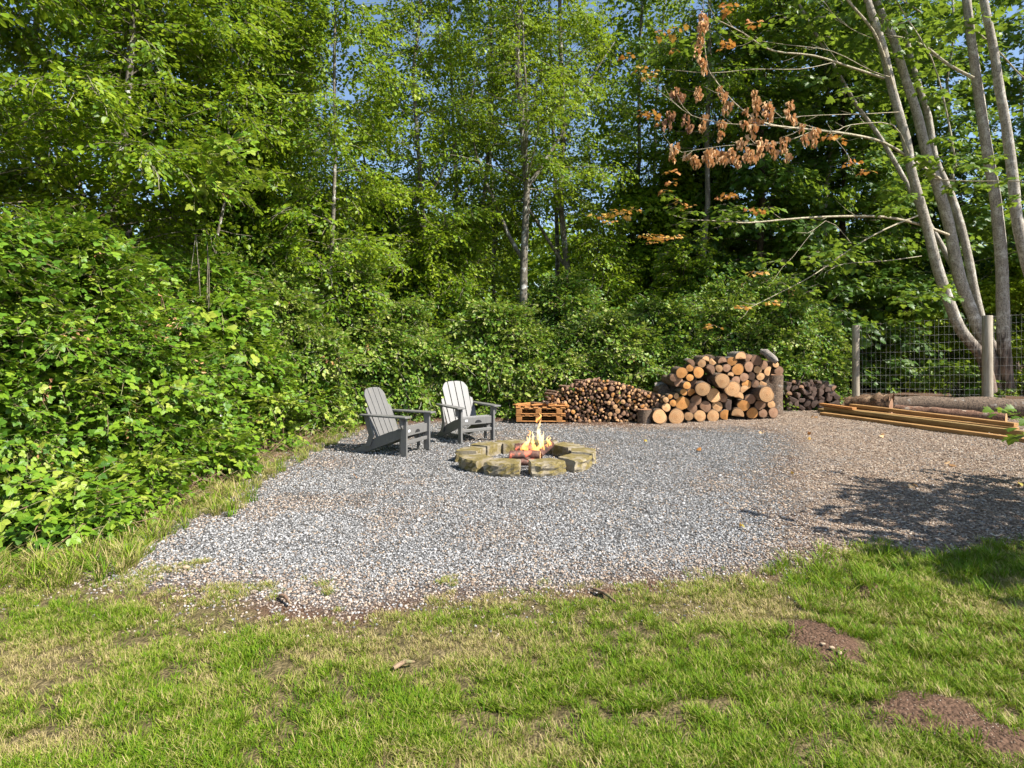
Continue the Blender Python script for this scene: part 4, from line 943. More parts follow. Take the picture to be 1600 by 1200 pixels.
# overhanging maple just outside the frame on the right: throws the dappled shade on the chips
ot = empty('overhanging_maple', (9.2, 3.95, 0)); tag(ot, 'maple standing just off the right edge, its leafy limb shading the chips and grass', 'tree')
m = MB(); m.tube([(0, 0, -.1), (-.1, .05, 1.5), (.1, 0, 3.4), (.2, .1, 5.2)], [.14, .12, .09, .05], 9); m.build('trunk', M['maple_bark'], ot)
lims = [[(-.05, 0, 1.3), (-.8, .9, 1.35), (-1.9, 2.3, 1.1), (-2.65, 3.5, 0.72)], [(0, 0, 2.2), (-1.2, .2, 2.7), (-2.5, .3, 2.8), (-3.9, .2, 2.8)], [(0, 0, 2.3), (-1.2, .8, 2.9), (-2.3, .9, 3.1), (-3.3, 1.0, 3.0)], [(0, 0, 2.6), (-.8, -.4, 3.1), (-1.9, -.5, 3.3), (-3.2, -.55, 3.2)], [(.1, 0, 3.4), (-.4, .5, 4), (-.8, 1.0, 4.2), (-1.2, 1.3, 4.2)], [(.1, 0, 3.4), (.8, .1, 4), (1.4, .3, 4.4), (2, .3, 4.5)], [(0, 0, 2.9), (.6, -.6, 3.4), (1.2, -1.2, 3.6), (1.6, -1.6, 3.6)]]
PP = []; DD = []
for k, lm in enumerate(lims):
    m = MB(); m.tube(lm, [.05, .035, .02, .01], 6); m.build('limb', M['maple_branch_bark'], ot)
    for j in range(26 if k == 0 else 44):
        tt = .4 + 2.6 * rnd.random() ** 1.3 if k else rnd.uniform(1.4, 3); i0 = min(2, int(tt)); qv = Vector(lm[i0]).lerp(Vector(lm[i0 + 1]), tt - i0)
        dv = rv(1); dv.z *= .3; PP.append(tuple(qv + rv(.25) + dv * .2)); DD.append(tuple(dv))
PP = np.array(PP); DD = np.array(DD); n = len(PP)
scatter('crown', 'mapleg', PP, orient(DD[:, 0], DD[:, 1], DD[:, 2], rng.normal(0, .3, n)), rng.uniform(.7, 1.1, n), np.clip(rng.normal(.5, .2, n), 0, 1), ot)['kind'] = 'stuff'

# ------------------------------------------------------------------ fence
fe = empty('wire_fence', (gx(1543, 15.5), 15.5, 0)); tag(fe, 'tall woven wire fence on round wooden posts at the right', 'fence'); fb = Vector(fe.location)
def post(px, D, top, wpx, mat='post'):
    m = MB(); r = wpx / 2 / F * D; x = gx(px, D); z = CAM_H - (top - HOR) / F * D
    m.tube([(x - fb.x, D - fb.y, -.1), (x - fb.x, D - fb.y, z * .5), (x - fb.x, D - fb.y, z - .01), (x - fb.x, D - fb.y, z)], [r * 1.04, r, r * .97, r * .9], 16, wob=.015)
    return m.build('post', M[mat], fe)
post(1337, 15.6, 508, 11); post(1543, 14.9, 493, 14.5); post(1375, 22, 507, 6); post(1443, 21, 505, 5, 'dark_bark'); post(1800, 13.8, 478, 15)
pa = P(1337, 508, 15.6); pb = P(1543, 495, 14.9); pc = P(1800, 480, 13.8)
m = MB()
def panel(a, b):
    L = math.hypot(b.x - a.x, b.y - a.y); n = int(L / .105); d = Vector((0, -.07, 0))
    for i in range(n + 1):
        t = i / n; x = a.x + (b.x - a.x) * t; y = a.y + (b.y - a.y) * t; zt = a.z + (b.z - a.z) * t
        wv = [Vector((rnd.uniform(-.012, .012), rnd.uniform(-.02, .02), 0)) for _ in range(4)]
        m.tube([Vector((x, y, zt * k / 3 + .03)) + wv[k] + d - fb for k in range(4)], [.0019] * 4, 3, cap=False)
    hs = [.06, .14, .23, .33, .45, .6, .77, .95, 1.13, 1.31, 1.49, 1.67, 1.85, 2.0]
    for h in hs:
        pts = []
        for k in range(13):
            t = k / 12; zt = a.z + (b.z - a.z) * t
            pts.append(Vector((a.x + (b.x - a.x) * t, a.y + (b.y - a.y) * t, h / 2.0 * zt + rnd.uniform(-.012, .012))) + d - fb)
        m.tube(pts, [.0014] * 13, 3, cap=False)
panel(pa, pb); panel(pb, pc)
wm = m.build('wire_mesh', M['wire'], fe); wm['kind'] = 'stuff'
def bar(a, b, wd, th, name, mat, parent=None, off=Vector((0, 0, 0)), r=None):
    """a board from a to b; wd across, th thick"""
    a = Vector(a); b = Vector(b); L = (b - a).length; d = (b - a).normalized()
    o = None; m = MB(); m.box((L / 2, 0, 0), (L, wd, th)); o = m.build(name, M[mat], parent)
    o.matrix_local = Matrix.Translation(a - off) @ d.to_track_quat('X', 'Z').to_matrix().to_4x4()
    bevel(o, .004); return o
bar((gx(1385, 15.3), 15.3, .20), (gx(1541, 14.75), 14.75, .20), .04, .14, 'bottom_rail', 'rail', fe, fb)
bar((gx(1546, 14.75), 14.75, .20), (gx(1790, 13.7), 13.7, .20), .04, .14, 'bottom_rail', 'rail', fe, fb)

# ------------------------------------------------------------------ long logs and planks on the right
def long_log(a, b, r0, r1, label, mat='log_bark', cut='cut_pale', name='long_log', wob=.09, n=14):
    a = Vector(a); b = Vector(b); o0 = empty(name, (a.x, a.y, 0)); tag(o0, label, 'log')
    m = MB(); pts = []; rr = []
    for i in range(n + 1):
        t = i / n; pts.append(a.lerp(b, t) - Vector((a.x, a.y, 0)) + Vector((0, 0, rnd.uniform(-.012, .012)))); rr.append((r0 + (r1 - r0) * t) * rnd.uniform(.95, 1.05))
    m.tube(pts, rr, 16, wob=wob, cap=False); m.build('bark', M[mat], o0)
    for e, rad, sgn in ((pts[0], rr[0], -1), (pts[-1], rr[-1], 1)):
        d = (b - a).normalized() * sgn; m = MB(); u = d.orthogonal().normalized(); v = d.cross(u)
        vs = [(math.cos(k * .3927) * .98, 0, math.sin(k * .3927) * .98) for k in range(16)]
        m.add([(0, -.02, 0)] + vs, [(0, (k + 1) % 16 + 1, k + 1) for k in range(16)])
        c = m.build('cut_end', M[cut], o0)
        c.matrix_local = Matrix.Translation(e + d * .004) @ (-d).to_track_quat('Y', 'Z').to_matrix().to_4x4() @ Matrix.Diagonal((rad, rad, rad, 1))
    return o0
long_log((gx(1385, 14.6), 14.6, .19), (gx(1800, 12.8), 12.8, .20), .19, .24, 'long thick bark covered log lying along the foot of the fence')
long_log((gx(1400, 13.9), 13.9, .12), (gx(1572, 12.45), 12.45, .12), .12, .12, 'long slim log in front with its pale sawn end at the right', 'stick_bark')
gl = long_log((gx(1322, 14.7), 14.7, .18), (gx(1392, 14.1), 14.1, .22), .16, .27, 'short gnarled split log with torn grain, left of the long logs', 'torn_wood', 'cut_brown', 'gnarled_log', .26, 12)
# small debris tuft at log end
for (p0, p1, z, wd, th, mat, lb) in [
    ((1284, 648), (1615, 692), .04, .15, .075, 'plank', 'front most plank lying on the chips'),
    ((1281, 642), (1600, 682), .04, .15, .075, 'plank_green', 'plank at the back bottom of the board pile'),
    ((1316, 648), (1603, 686), .118, .13, .075, 'plank_green', 'second layer plank nearest the chips'),
    ((1290, 644), (1590, 680), .120, .14, .075, 'plank', 'second layer plank nearest the slim log'),
    ((1330, 645), (1588, 679), .194, .14, .07, 'plank', 'plank on the very top of the board pile with a bright sunlit edge'),
    ((1283, 643), (1335, 651), .198, .13, .05, 'pallet', 'short reddish board across the left end of the board pile')]:
    a = G(*p0); b = G(*p1)
    o = bar((a[0], a[1], z - .02), (b[0], b[1], z - .02), wd, th, 'plank', mat); tag(o, lb, 'plank', 'long planks piled at the right')

# ------------------------------------------------------------------ wood stacks
def log_mesh(name, cut, bark, seed, split=False, flat=.0):
    R = random.Random(seed); N = 16; m = MB()
    ol = []
    ph = R.uniform(0, 6.28)
    for k in range(N):
        a = 2 * math.pi * k / N; r = 1 + .08 * math.sin(2 * a + ph) + .05 * math.sin(3 * a + ph * 2) + R.uniform(-.035, .035)
        x, z = math.cos(a) * r, math.sin(a) * r
        if split: z = max(z, -.25 + .1 * x) if split == 1 else z; 
        if split == 2: x = min(x, .35 - .25 * z)
        ol.append((x, z))
    rows = 6; vs = []
    for j in range(rows):
        y = j / (rows - 1); bend = .08 * math.sin(y * 3 + ph)
        for (x, z) in ol:
            q = 1 + R.uniform(-.03, .03) if 0 < j < rows - 1 else 1
            vs.append((x * q + bend * y, y, z * q))
    fs = []
    for j in range(rows - 1):
        for k in range(N):
            k2 = (k + 1) % N; fs.append((j * N + k, j * N + k2, (j + 1) * N + k2, (j + 1) * N + k))
    m.add(vs, fs, 0, not split)
    m.add([(x * .99, 0.0, z * .99) for x, z in ol] + [(0, -.02, 0)], [(k, N, (k + 1) % N) for k in range(N)][::-1], 1)
    e = [vs[(rows - 1) * N + k] for k in range(N)]
    m.add(e, [tuple(range(N))], 1)
    me = m.mesh(name, [M[bark], M[cut]]); me.flip_normals(); return me
TONE = {'p': 'cut_pale', 'o': 'cut_orange', 'b': 'cut_brown', 'd': 'cut_dark'}
LOGM = {(t, s): [log_mesh('firewood_log', TONE[t], rnd.choice(['log_bark', 'log_bark', 'log_bark_grey']), 10 * i + s * 3 + ord(t), s) for i in range(3)] for t in 'pobd' for s in (0, 1, 2)}
STKM = {t: [log_mesh('firewood_stick', TONE[t], 'stick_bark', 300 + 10 * i + ord(t), (0, 0, 1, 2)[i]) for i in range(4)] for t in 'pobd'}
def Dbig(px): return 12.6 + max(0, px - 1030) * .005
ROWS = {
 'bottom row': [(205, 805, 75, 'p', 0, 0), (380, 805, 80, 'p', 0, 0), (508, 803, 46, 'p', 0, 0), (625, 798, 60, 'p', 0, 0), (762, 798, 62, 'p', 0, 0), (895, 790, 58, 'o', 2, 0), (1018, 785, 66, 'p', 1, 0), (1170, 770, 58, 'o', 0, 0), (1283, 773, 45, 'b', 0, 0), (1390, 765, 52, 'b', 0, 0)],
 'second lowest row': [(275, 710, 45, 'p', 0, 0), (345, 665, 35, 'o', 0, 0), (440, 665, 72, 'o', 0, 0), (545, 715, 52, 'b', 0, 0), (585, 635, 55, 'b', 0, 0), (685, 700, 58, 'b', 0, 0), (805, 700, 55, 'p', 0, 0), (935, 685, 52, 'd', 2, 0), (1078, 690, 60, 'o', 0, .05), (1150, 625, 52, 'b', 0, 0), (1250, 685, 52, 'b', 0, 0), (1370, 678, 42, 'p', 0, 0)],
 'middle row': [(270, 632, 30, 'p', 0, 0), (315, 598, 25, 'o', 0, 0), (378, 592, 30, 'p', 0, 0), (455, 550, 35, 'o', 0, .1), (540, 560, 45, 'o', 2, 0), (655, 518, 72, 'p', 0, .28), (768, 585, 75, 'p', 0, .05), (865, 612, 48, 'b', 0, 0), (965, 515, 78, 'p', 0, .2), (1030, 600, 52, 'p', 1, .05), (1090, 525, 45, 'p', 2, 0), (1320, 575, 80, 'p', 0, .3)],
 'row above the middle': [(400, 440, 52, 'b', 0, -.05), (490, 482, 40, 'o', 0, .2), (565, 470, 44, 'b', 0, -.1), (860, 432, 74, 'p', 0, .3), (1200, 465, 40, 'b', 0, 0), (1285, 460, 42, 'p', 2, 0), (1000, 430, 45, 'b', 0, 0), (1110, 470, 52, 'o', 0, 0), (740, 420, 40, 'd', 0, -.1)],
 'row below the top': [(355, 400, 42, 'b', 0, 0), (520, 400, 38, 'o', 0, 0), (435, 350, 57, 'o', 0, .05), (520, 300, 38, 'o', 0, 0), (610, 345, 57, 'o', 0, .05), (730, 320, 54, 'b', 1, 0), (825, 305, 38, 'p', 0, 0), (905, 300, 42, 'b', 0, 0), (1020, 315, 60, 'o', 0, .05), (945, 375, 32, 'p', 1, 0), (1085, 395, 45, 'b', 0, 0), (1165, 385, 40, 'b', 0, 0), (1255, 388, 42, 'p', 0, 0), (1340, 335, 47, 'p', 2, 0), (1450, 330, 46, 'b', 0, 0)],
 'top row': [(525, 250, 44, 'b', 1, 0), (645, 252, 42, 'p', 0, 0), (685, 215, 40, 'p', 1, 0), (760, 232, 40, 'p', 2, 0), (860, 232, 46, 'b', 1, 0), (958, 230, 48, 'o', 0, 0), (1050, 190, 58, 'p', 1, .08), (1135, 285, 52, 'b', 0, 0), (1225, 318, 40, 'p', 0, 0), (1140, 205, 48, 'b', 1, 0), (1215, 222, 56, 'b', 0, .04), (1290, 268, 45, 'b', 0, 0), (1415, 262, 34, 'p', 0, 0)],
}
cw = {'p': 'pale', 'o': 'orange', 'b': 'brown', 'd': 'dark'}
ordn = ['first', 'second', 'third', 'fourth', 'fifth', 'sixth', 'seventh', 'eighth', 'ninth', 'tenth', 'eleventh', 'twelfth', 'thirteenth', 'fourteenth', 'fifteenth']
for rn, lst in ROWS.items():
    lst = sorted(lst)
    for i, (cx, cyy, r, tn, sp, pr) in enumerate(lst):
        px, py = 1000 + cx / 6.667, 530 + cyy / 6.667; D = Dbig(px); rm = r / 6.667 / F * D
        o = link('firewood_log', rnd.choice(LOGM[(tn, sp)])); q = P(px, py, D - pr + rnd.uniform(-.04, .03)); o.location = q
        o.scale = (rm * 1.03, .45 + pr * .6, rm * 1.03); o.rotation_euler = (rnd.uniform(-.02, .02), rnd.choice((0, 3.14, 1.2, 2.2)) if sp == 0 else rnd.uniform(-1.2, 1.2), rnd.uniform(-.16, .16))
        sz = 'huge' if r > 70 else 'large' if r > 55 else 'medium' if r > 42 else 'small'
        tag(o, f"{sz} {'split' if sp else 'round'} {cw[tn]} log, {ordn[i]} from left in the {rn} of big stack", 'log', 'logs in the big stack')
# filler: back half of the stack, seen only through the gaps
m = MB()
for k in range(150):
    px = rnd.uniform(1030, 1205); D = Dbig(px) + .5; top = np.interp(px, [1030, 1055, 1075, 1100, 1190, 1210], [606, 585, 568, 560, 560, 580])
    py = rnd.uniform(top, 650); q = P(px, py, D); r = rnd.uniform(.06, .1)
    if q.z < r: continue
    m.tube([q, q + Vector((0, .45, 0))], [r, r], 9)
tag(m.build('rear_firewood', M['log_bark']), 'hidden back layer of logs glimpsed in the gaps of the big stack', 'firewood', kind='stuff')
# upright chunk, grey driftwood piece, lying log behind, dark chunk
def upright(px0, px1, ytop, ybot, label, mat='log_bark_grey', cut='cut_brown', D=None):
    D = D or CAM_H * F / (ybot - HOR); r = (px1 - px0) / 2 / F * D; h = CAM_H - (ytop - HOR) / F * D; x = gx((px0 + px1) / 2, D)
    t = empty('log_chunk', (x, D + r, 0)); tag(t, label, 'log')
    m = MB(); m.tube([(0, 0, -.02), (0, 0, h * .35), (.01, 0, h * .7), (.01, 0, h)], [r * 1.03, r, r * .98, r * 1.0], 22, wob=.025, cap=False); m.build('bark', M[mat], t)
    m = MB(); N = 22; m.add([(0, 0, 0)] + [(math.cos(k * 6.2832 / N) * r * .99, -math.sin(k * 6.2832 / N) * r * .99, 0) for k in range(N)], [(0, k + 1, (k + 1) % N + 1) for k in range(N)][::-1]); c = m.build('cut_end', M[cut], t); c.location = (.01, 0, h + .004)
upright(1197, 1229, 586.5, 647, 'tall upright log chunk closing the right end of the big stack', 'log_bark')
upright(998, 1020, 641, 661.5, 'short dark stump at the left foot of the big stack', 'log_bark', 'cut_brown')
long_log(tuple(P(1024, 605, 13.6)), tuple(P(1055, 605, 13.5)), .10, .11, 'thick log lying crosswise behind the left shoulder of the big stack', 'log_bark_grey', 'cut_brown', 'cross_log', .08, 5)
dw = MB(); dpts = [P(1188, 549, 13.35), P(1196, 551, 13.3), P(1203, 557, 13.2), P(1209, 562, 13.1), P(1213, 566, 13.05)]
dw.tube([p for p in dpts], [.05, .085, .09, .075, .05], 12, wob=.2); o = dw.build('grey_branch_stub', M['log_bark_grey']); tag(o, 'weathered grey branch stub lying on the top right of the big stack', 'log')

# low pile of small sticks
def top_y(px): return np.interp(px, [815, 850, 880, 905, 925, 950, 975, 1000, 1020, 1040], [641, 627, 605, 594, 590, 593, 598, 606, 613, 616])
placed = []
D0 = 12.9
R = random.Random(3)
tries = 0
while len(placed) < 299 and tries < 60000:
    tries += 1
    px = R.uniform(815, 1036); r = R.choice([.024, .028, .032, .036, .04, .046]) * (1.25 if px > 945 else 1) if R.random() < .9 else R.uniform(.055, .07)
    rp = r / D0 * F; ty = top_y(px) + rp; by = 661 - rp
    if px < 884: by = 640
    if px > 1018: by = 640
    if ty > by: continue
    py = R.uniform(ty, by)
    if all((px - a) ** 2 + (py - b) ** 2 > ((rp + c) * .93) ** 2 for a, b, c in placed): placed.append((px, py, rp))
placed.sort()
for i, (px, py, rp) in enumerate(placed):
    tn = R.choices('pobd', [7, 2, 4, 1] if px > 960 else [4, 2, 6, 1])[0]
    o = link('firewood_stick', R.choice(STKM[tn])); r = rp / F * D0; o.location = P(px, py, D0 - .02 + R.uniform(-.09, .07)); o.scale = (r, R.uniform(.36, .5), r)
    near_top = py < top_y(px) + 9
    o.rotation_euler = (R.uniform(-.05, .05), R.uniform(0, 6.28), R.uniform(-.15, .15) if not near_top else R.uniform(-.7, .7))
    zone = ('above the wooden pallet' if px < 872 else 'right behind the pallet end' if px < 892 else 'left third of low pile' if px < 918 else 'under the ridge of low pile' if px < 942 else 'middle of low pile' if px < 966 else 'right third of low pile' if px < 988 else 'above the dark stump' if px < 1012 else 'touching the big log stack')
    lay = 'on top, ' if near_top else ('at ground, ' if py > 651 else 'low down, ' if py > 638 else 'mid height, ' if py > 622 else 'high up, ')
    tag(o, f"small {'thin' if rp < 2.9 else 'thick'} stick with {cw[tn]} end, {lay}{zone}", 'firewood', 'small sticks in the low pile')
m = MB()
for k in range(210):
    px = R.uniform(822, 1035); py = R.uniform(top_y(px) + 5, 655 if px > 884 else 640); q = P(px, py, D0 + .42); r = R.uniform(.03, .05)
    if q.z < r: continue
    m.tube([q, q + Vector((R.uniform(-.1, .1), .45, 0))], [r, r], 7)
tag(m.build('rear_sticks', M['stick_bark']), 'back layer of sticks glimpsed in the gaps of the low pile', 'firewood', kind='stuff')
# dark split wood right of the upright chunk
placed = []; tries = 0; D1 = 14.9
while len(placed) < 62 and tries < 30000:
    tries += 1
    px = R.uniform(1233, 1309); r = R.uniform(.055, .095); rp = r / D1 * F; ty = np.interp(px, [1230, 1270, 1300, 1312], [590, 593, 597, 612]) + rp
    py = R.uniform(ty, 641 - rp)
    if all((px - a) ** 2 + (py - b) ** 2 > ((rp + c) * .86) ** 2 for a, b, c in placed): placed.append((px, py, rp))
placed.sort(key=lambda t: (round(t[1] / 9), t[0]))
for i, (px, py, rp) in enumerate(placed):
    tn = R.choices('db', [6, 1])[0]
    if abs(px - 1303) < 7 and py < 612: tn = 'b'
    o = link('split_firewood', R.choice(LOGM[(tn, R.choice((1, 2)))])); r = rp / F * D1; o.location = P(px, py, D1 + R.uniform(-.06, .05)); o.scale = (r * 1.1, .42, r * 1.1); o.rotation_euler = (R.uniform(-.05, .05), R.uniform(0, 6.28), R.uniform(-.2, .2))
    lay = 'top' if py < 603 else 'upper' if py < 616 else 'lower' if py < 630 else 'bottom'
    side = 'left' if px < 1258 else 'middle' if px < 1284 else 'right'
    tag(o, f"{'blackened' if tn == 'd' else 'brown faced'} split log in the {lay} {side} of the dark stack by the fence", 'firewood', 'blackened split logs by the fence')
m = MB()
for k in range(70):
    q = P(R.uniform(1236, 1306), R.uniform(600, 634), D1 + .4); m.tube([q, q + Vector((0, .4, 0))], [.08, .08], 7)
tag(m.build('rear_split_wood', M['dark_bark']), 'back layer of the blackened split logs', 'firewood', kind='stuff')

# pallet with boards
pl = empty('wooden_pallet', (gx(845, 12.75), 12.75, 0), -.03); tag(pl, 'orange brown wooden pallet with short boards at the left foot of the stick pile', 'pallet')
def pbox(name, c, s, rz=0.0, mat='pallet', rx=0):
    m = MB(); m.box((0, 0, 0), s); o = m.build(name, M[mat], pl); o.location = c; o.rotation_euler = (rx, 0, rz); bevel(o, .004); return o
for lvl, z in enumerate((0.0, .155)):
    for y in (-.0, .38, .75):
        for x in (-.45, -.05, .38): pbox('block', (x, y, z + .075 + .011), (.12, .1, .085), rnd.uniform(-.05, .05))
        pbox('bearer', (0, y, z + .142 - .005), (1.02, .1, .018), rnd.uniform(-.01, .01))
        pbox('bottom_board', (0, y, z + .031), (1.02, .1, .018))
    for k in range(6): pbox('deck_board', (-.47 + k * .185, .37, z + .157), (.1, .86, .018), rnd.uniform(-.02, .02))
for (x, z, l, rz) in [(-.4, .355, .5, .9), (.1, .37, .5, -.5), (.3, .33, .6, .35), (-.25, .335, .5, .25), (.2, .34, .55, -.2), (-.02, .36, .45, .6), (.35, .35, .4, .1), (.42, .375, .3, -.7)]: pbox('loose_board', (x, rnd.uniform(-.02, .3), z), (l, .09, .022), rz)

# ------------------------------------------------------------------ chairs
def make_chair(loc, face, label, first=None):
    t = empty('adirondack_chair', (loc[0], loc[1], 0), face); tag(t, label, 'chair', 'grey garden chairs by the fire pit'); mat = M['chair']
    def part(name, m, bv=.006): o = m.build(name, mat, t); bevel(o, bv, 2); return o
    for s in (-1, 1):
        m = MB(); m.box((0, s * .30, .27), (.10, .034, .54)); part('front_leg', m)
        m = MB(); m.prism([(-.045, .25), (-.045, .375), (-.25, .33), (-.50, .235), (-.60, .18), (-.86, .03), (-.86, 0.0), (-.70, 0.0), (-.50, .075)], s * .265 - .015, s * .265 + .015); part('side_rail', m)
        m = MB(); m.prism([(-.60, .53), (-.685, .53), (-.60, .26), (-.66, .10), (-.58, .10), (-.51, .27)], s * .3 - .014, s * .3 + .014); part('rear_leg', m)
        ol = [(.10, -.055), (.085, -.072), (-.30, -.07), (-.72, -.035), (-.72, .035), (-.30, .07), (.085, .072), (.10, .055)]
        m = MB(); m.prism([(a, b + s * .335) for a, b in ol], .541, .566, 'z'); part('arm', m)
        m = MB(); m.prism([(s * .318, .535), (s * .385, .535), (s * .372, .43), (s * .318, .38)], -.03, -.002, 'x'); part('arm_bracket', m, .003)
        m = MB(); m.box((-.10, s * .225, .15), (.05, .03, .27)); part('inner_leg', m)
    m = MB(); m.box((.0, 0, .335), (.03, .564, .12)); ap = part('front_apron', m)
    N = 10; m = MB(); pts = [(math.cos(math.pi * k / N) * .062, .302 + math.sin(math.pi * k / N) * .045) for k in range(N + 1)]
    m.prism([(a + .02, b) for a, b in pts], .0155, .0185, 'x'); h = m.build('hand_hole_shade', M['hole_shade'], ap)  # no opening cut: thin black plate on the apron paints the hole's shade
    m = MB(); m.box((.0175, -.20, .345), (.004, .045, .032)); m.build('maker_label', M['tag'], ap)
    m = MB(); m.box((0, 0, .185), (.035, .564, .05)); part('stretcher', m)
    for k in range(5):
        x = -.055 - k * .086; z = .388 - k * .030 - k * k * .0022; m = MB(); m.box((0, 0, 0), (.076, .53, .02)); o = part('seat_slat', m); o.location = (x, 0, z); o.rotation_euler = (0, -.38 - .03 * k, 0)
    # back slats: a fan tilted backwards
    rec = math.radians(24); bx, bz = -.455, .20
    def Hh(y): return .79 - .6 * y * y - 10 * max(0, abs(y) - .15) ** 2
    for (c0, c1, wd0, wd1, cap_) in [(-.245, -.275, .05, .05, .50), (-.168, -.186, .098, .112, 0), (-.056, -.062, .098, .112, 0), (.056, .062, .098, .112, 0), (.168, .186, .098, .112, 0), (.245, .275, .05, .05, .50)]:
        a_, b_ = c1 - wd1 / 2, c1 + wd1 / 2; poly = [(c0 - wd0 / 2, 0)]
        for q_ in range(5):
            yy_ = a_ + (b_ - a_) * q_ / 4; poly.append((yy_, (cap_ - .6 * (abs(yy_) - .25)) if cap_ else Hh(yy_)))
        poly.append((c0 + wd0 / 2, 0))
        m = MB(); m.prism(poly, -.011, .011, 'x'); o = part('back_slat', m, .003); o.location = (bx - (.012 if cap_ else 0), 0, bz); o.rotation_euler = (0, -rec, 0)
    for (dz, wd) in ((.06, .52), (.36, .64), (.60, .42)):
        m = MB(); m.box((-.026, 0, dz), (.03, wd, .06)); o = part('back_rail', m); o.location = (bx, 0, bz); o.rotation_euler = (0, -rec, 0)
    t.scale = (1.06, 1.06, 1.06)
    return t
make_chair((-1.47, 9.40), math.radians(-24), 'grey slatted garden chair at left, seen mostly from its side')
make_chair((-0.60, 10.45), math.radians(-56), 'grey slatted garden chair nearer the fire pit, its bright back facing the camera')

# ------------------------------------------------------------------ fire pit
FC = Vector((.19, 8.80, 0)); FR = .79
def block_mesh(seed):
    R = random.Random(seed); bm = bmesh.new()
    L, Dp, H = .475, .31, .165
    # trapezoid, outer face (local -Y) rough and wider; grid
    nx_, ny_, nz_ = 9, 5, 5
    vmap = {}
    def V(i, j, k):
        key = (i, j, k)
        if key in vmap: return vmap[key]
        u, v, w_ = i / nx_, j / ny_, k / nz_
        half = L / 2 * (1 - .26 * v); x = (u - .5) * 2 * half; y = (v - .5) * Dp; z = w_ * H
        j0 = .0035
        if j == 0: y += R.uniform(-.022, .012) - .03 * math.sin(u * math.pi) + (.012 if k in (0, nz_) else 0) + (.02 if i in (0, nx_) else 0); j0 = .008
        if j <= 1 and k == nz_: z -= R.uniform(0, .012)
        co = Vector((x, y, z)) + Vector((R.uniform(-j0, j0), R.uniform(-j0, j0), R.uniform(-j0, j0) * .6))
        vmap[key] = bm.verts.new(co); return vmap[key]
    def face(a, b, c, d): bm.faces.new((a, b, c, d))
    for i in range(nx_):
        for j in range(ny_):
            face(V(i, j, nz_), V(i + 1, j, nz_), V(i + 1, j + 1, nz_), V(i, j + 1, nz_)); face(V(i, j, 0), V(i, j + 1, 0), V(i + 1, j + 1, 0), V(i + 1, j, 0))
    for i in range(nx_):
        for k in range(nz_):
            face(V(i, 0, k), V(i + 1, 0, k), V(i + 1, 0, k + 1), V(i, 0, k + 1)); face(V(i, ny_, k), V(i, ny_, k + 1), V(i + 1, ny_, k + 1), V(i + 1, ny_, k))
    for j in range(ny_):
        for k in range(nz_):
            face(V(0, j, k), V(0, j, k + 1), V(0, j + 1, k + 1), V(0, j + 1, k)); face(V(nx_, j, k), V(nx_, j + 1, k), V(nx_, j + 1, k + 1), V(nx_, j, k + 1))
    me = bpy.data.meshes.new('retaining_block'); bm.to_mesh(me); bm.free(); me.materials.append(M['block']); return me
for i, (ang, dr, tw, lb) in enumerate([
    (-72, .0, 0, 'mossy concrete block at the front of the fire ring, just right of the gap'),
    (-111, .01, 4, 'mossy concrete block at the front of the fire ring, just left of the gap'),
    (-144, .03, -3, 'mossy concrete block at the front left corner of the fire ring'),
    (172, .0, -12, 'broad flat lying concrete block on the left side of the fire ring'),
    (136, .0, 6, 'concrete block at the back left of the fire ring beside the right chair'),
    (104, -.03, 0, 'small looking concrete block at the back of the fire ring behind the flames'),
    (70, .0, 5, 'concrete block at the back of the ring right of the flames'),
    (34, -.02, 6, 'broad mossy concrete block at the back right of the fire ring'),
    (0, .03, -5, 'concrete block on the right side of the fire ring'),
    (-36, .02, 0, 'crumbly faced concrete block at the front right of the fire ring')]):
    a = math.radians(ang); o = link('retaining_block', block_mesh(i + 5)); rr = FR + dr
    o.location = (FC.x + math.cos(a) * rr, FC.y + math.sin(a) * rr, -.012 + rnd.uniform(0, .008)); o.rotation_euler = (rnd.uniform(-.02, .02), rnd.uniform(-.02, .02), a + math.pi / 2 + math.radians(tw))
    tag(o, lb, 'block', 'concrete blocks of the fire ring')
# ash bed
m = MB(); N = 28
m.add([(FC.x, FC.y, .03)] + [(FC.x + math.cos(k * 6.2832 / N) * .42 * rnd.uniform(.85, 1.1), FC.y + .02 + math.sin(k * 6.2832 / N) * .42, -.008) for k in range(N)], [(0, k + 1, (k + 1) % N + 1) for k in range(N)], 0, True)
t = NT('ash'); t.col(t.ramp(t.noise(t.coord('Object'), 25, 5, .7), [(.35, (.03, .028, .027)), (.65, (.22, .21, .2))])); t.b.inputs['Roughness'].default_value = 1; t.bump(t.noise(t.coord('Object'), 50, 5), .8, .02)
M['ash'] = t.m; tag(m.build('ash_bed', M['ash']), 'grey and black ash bed inside the fire ring', 'ash', kind='stuff')
def ember_mat():
    t = NT('charred_bark'); co = t.coord('Object'); n = t.noise(co, 6, 5, .65)
    t.col(t.ramp(n, [(.35, (.03, .02, .018)), (.5, (.12, .055, .04)), (.7, (.26, .17, .13))])); t.b.inputs['Roughness'].default_value = .85
    e = t.ramp(t.noise(co, 5.5, 4, .6), [(.60, 0.0), (.68, 1.0)])
    t.l.new(t.math('MULTIPLY', e, .7), t.b.inputs['Emission Strength']); t.b.inputs['Emission Color'].default_value = (1, .12, .03, 1)
    t.bump(n, .5, .01); return t.m
M['ember'] = ember_mat()
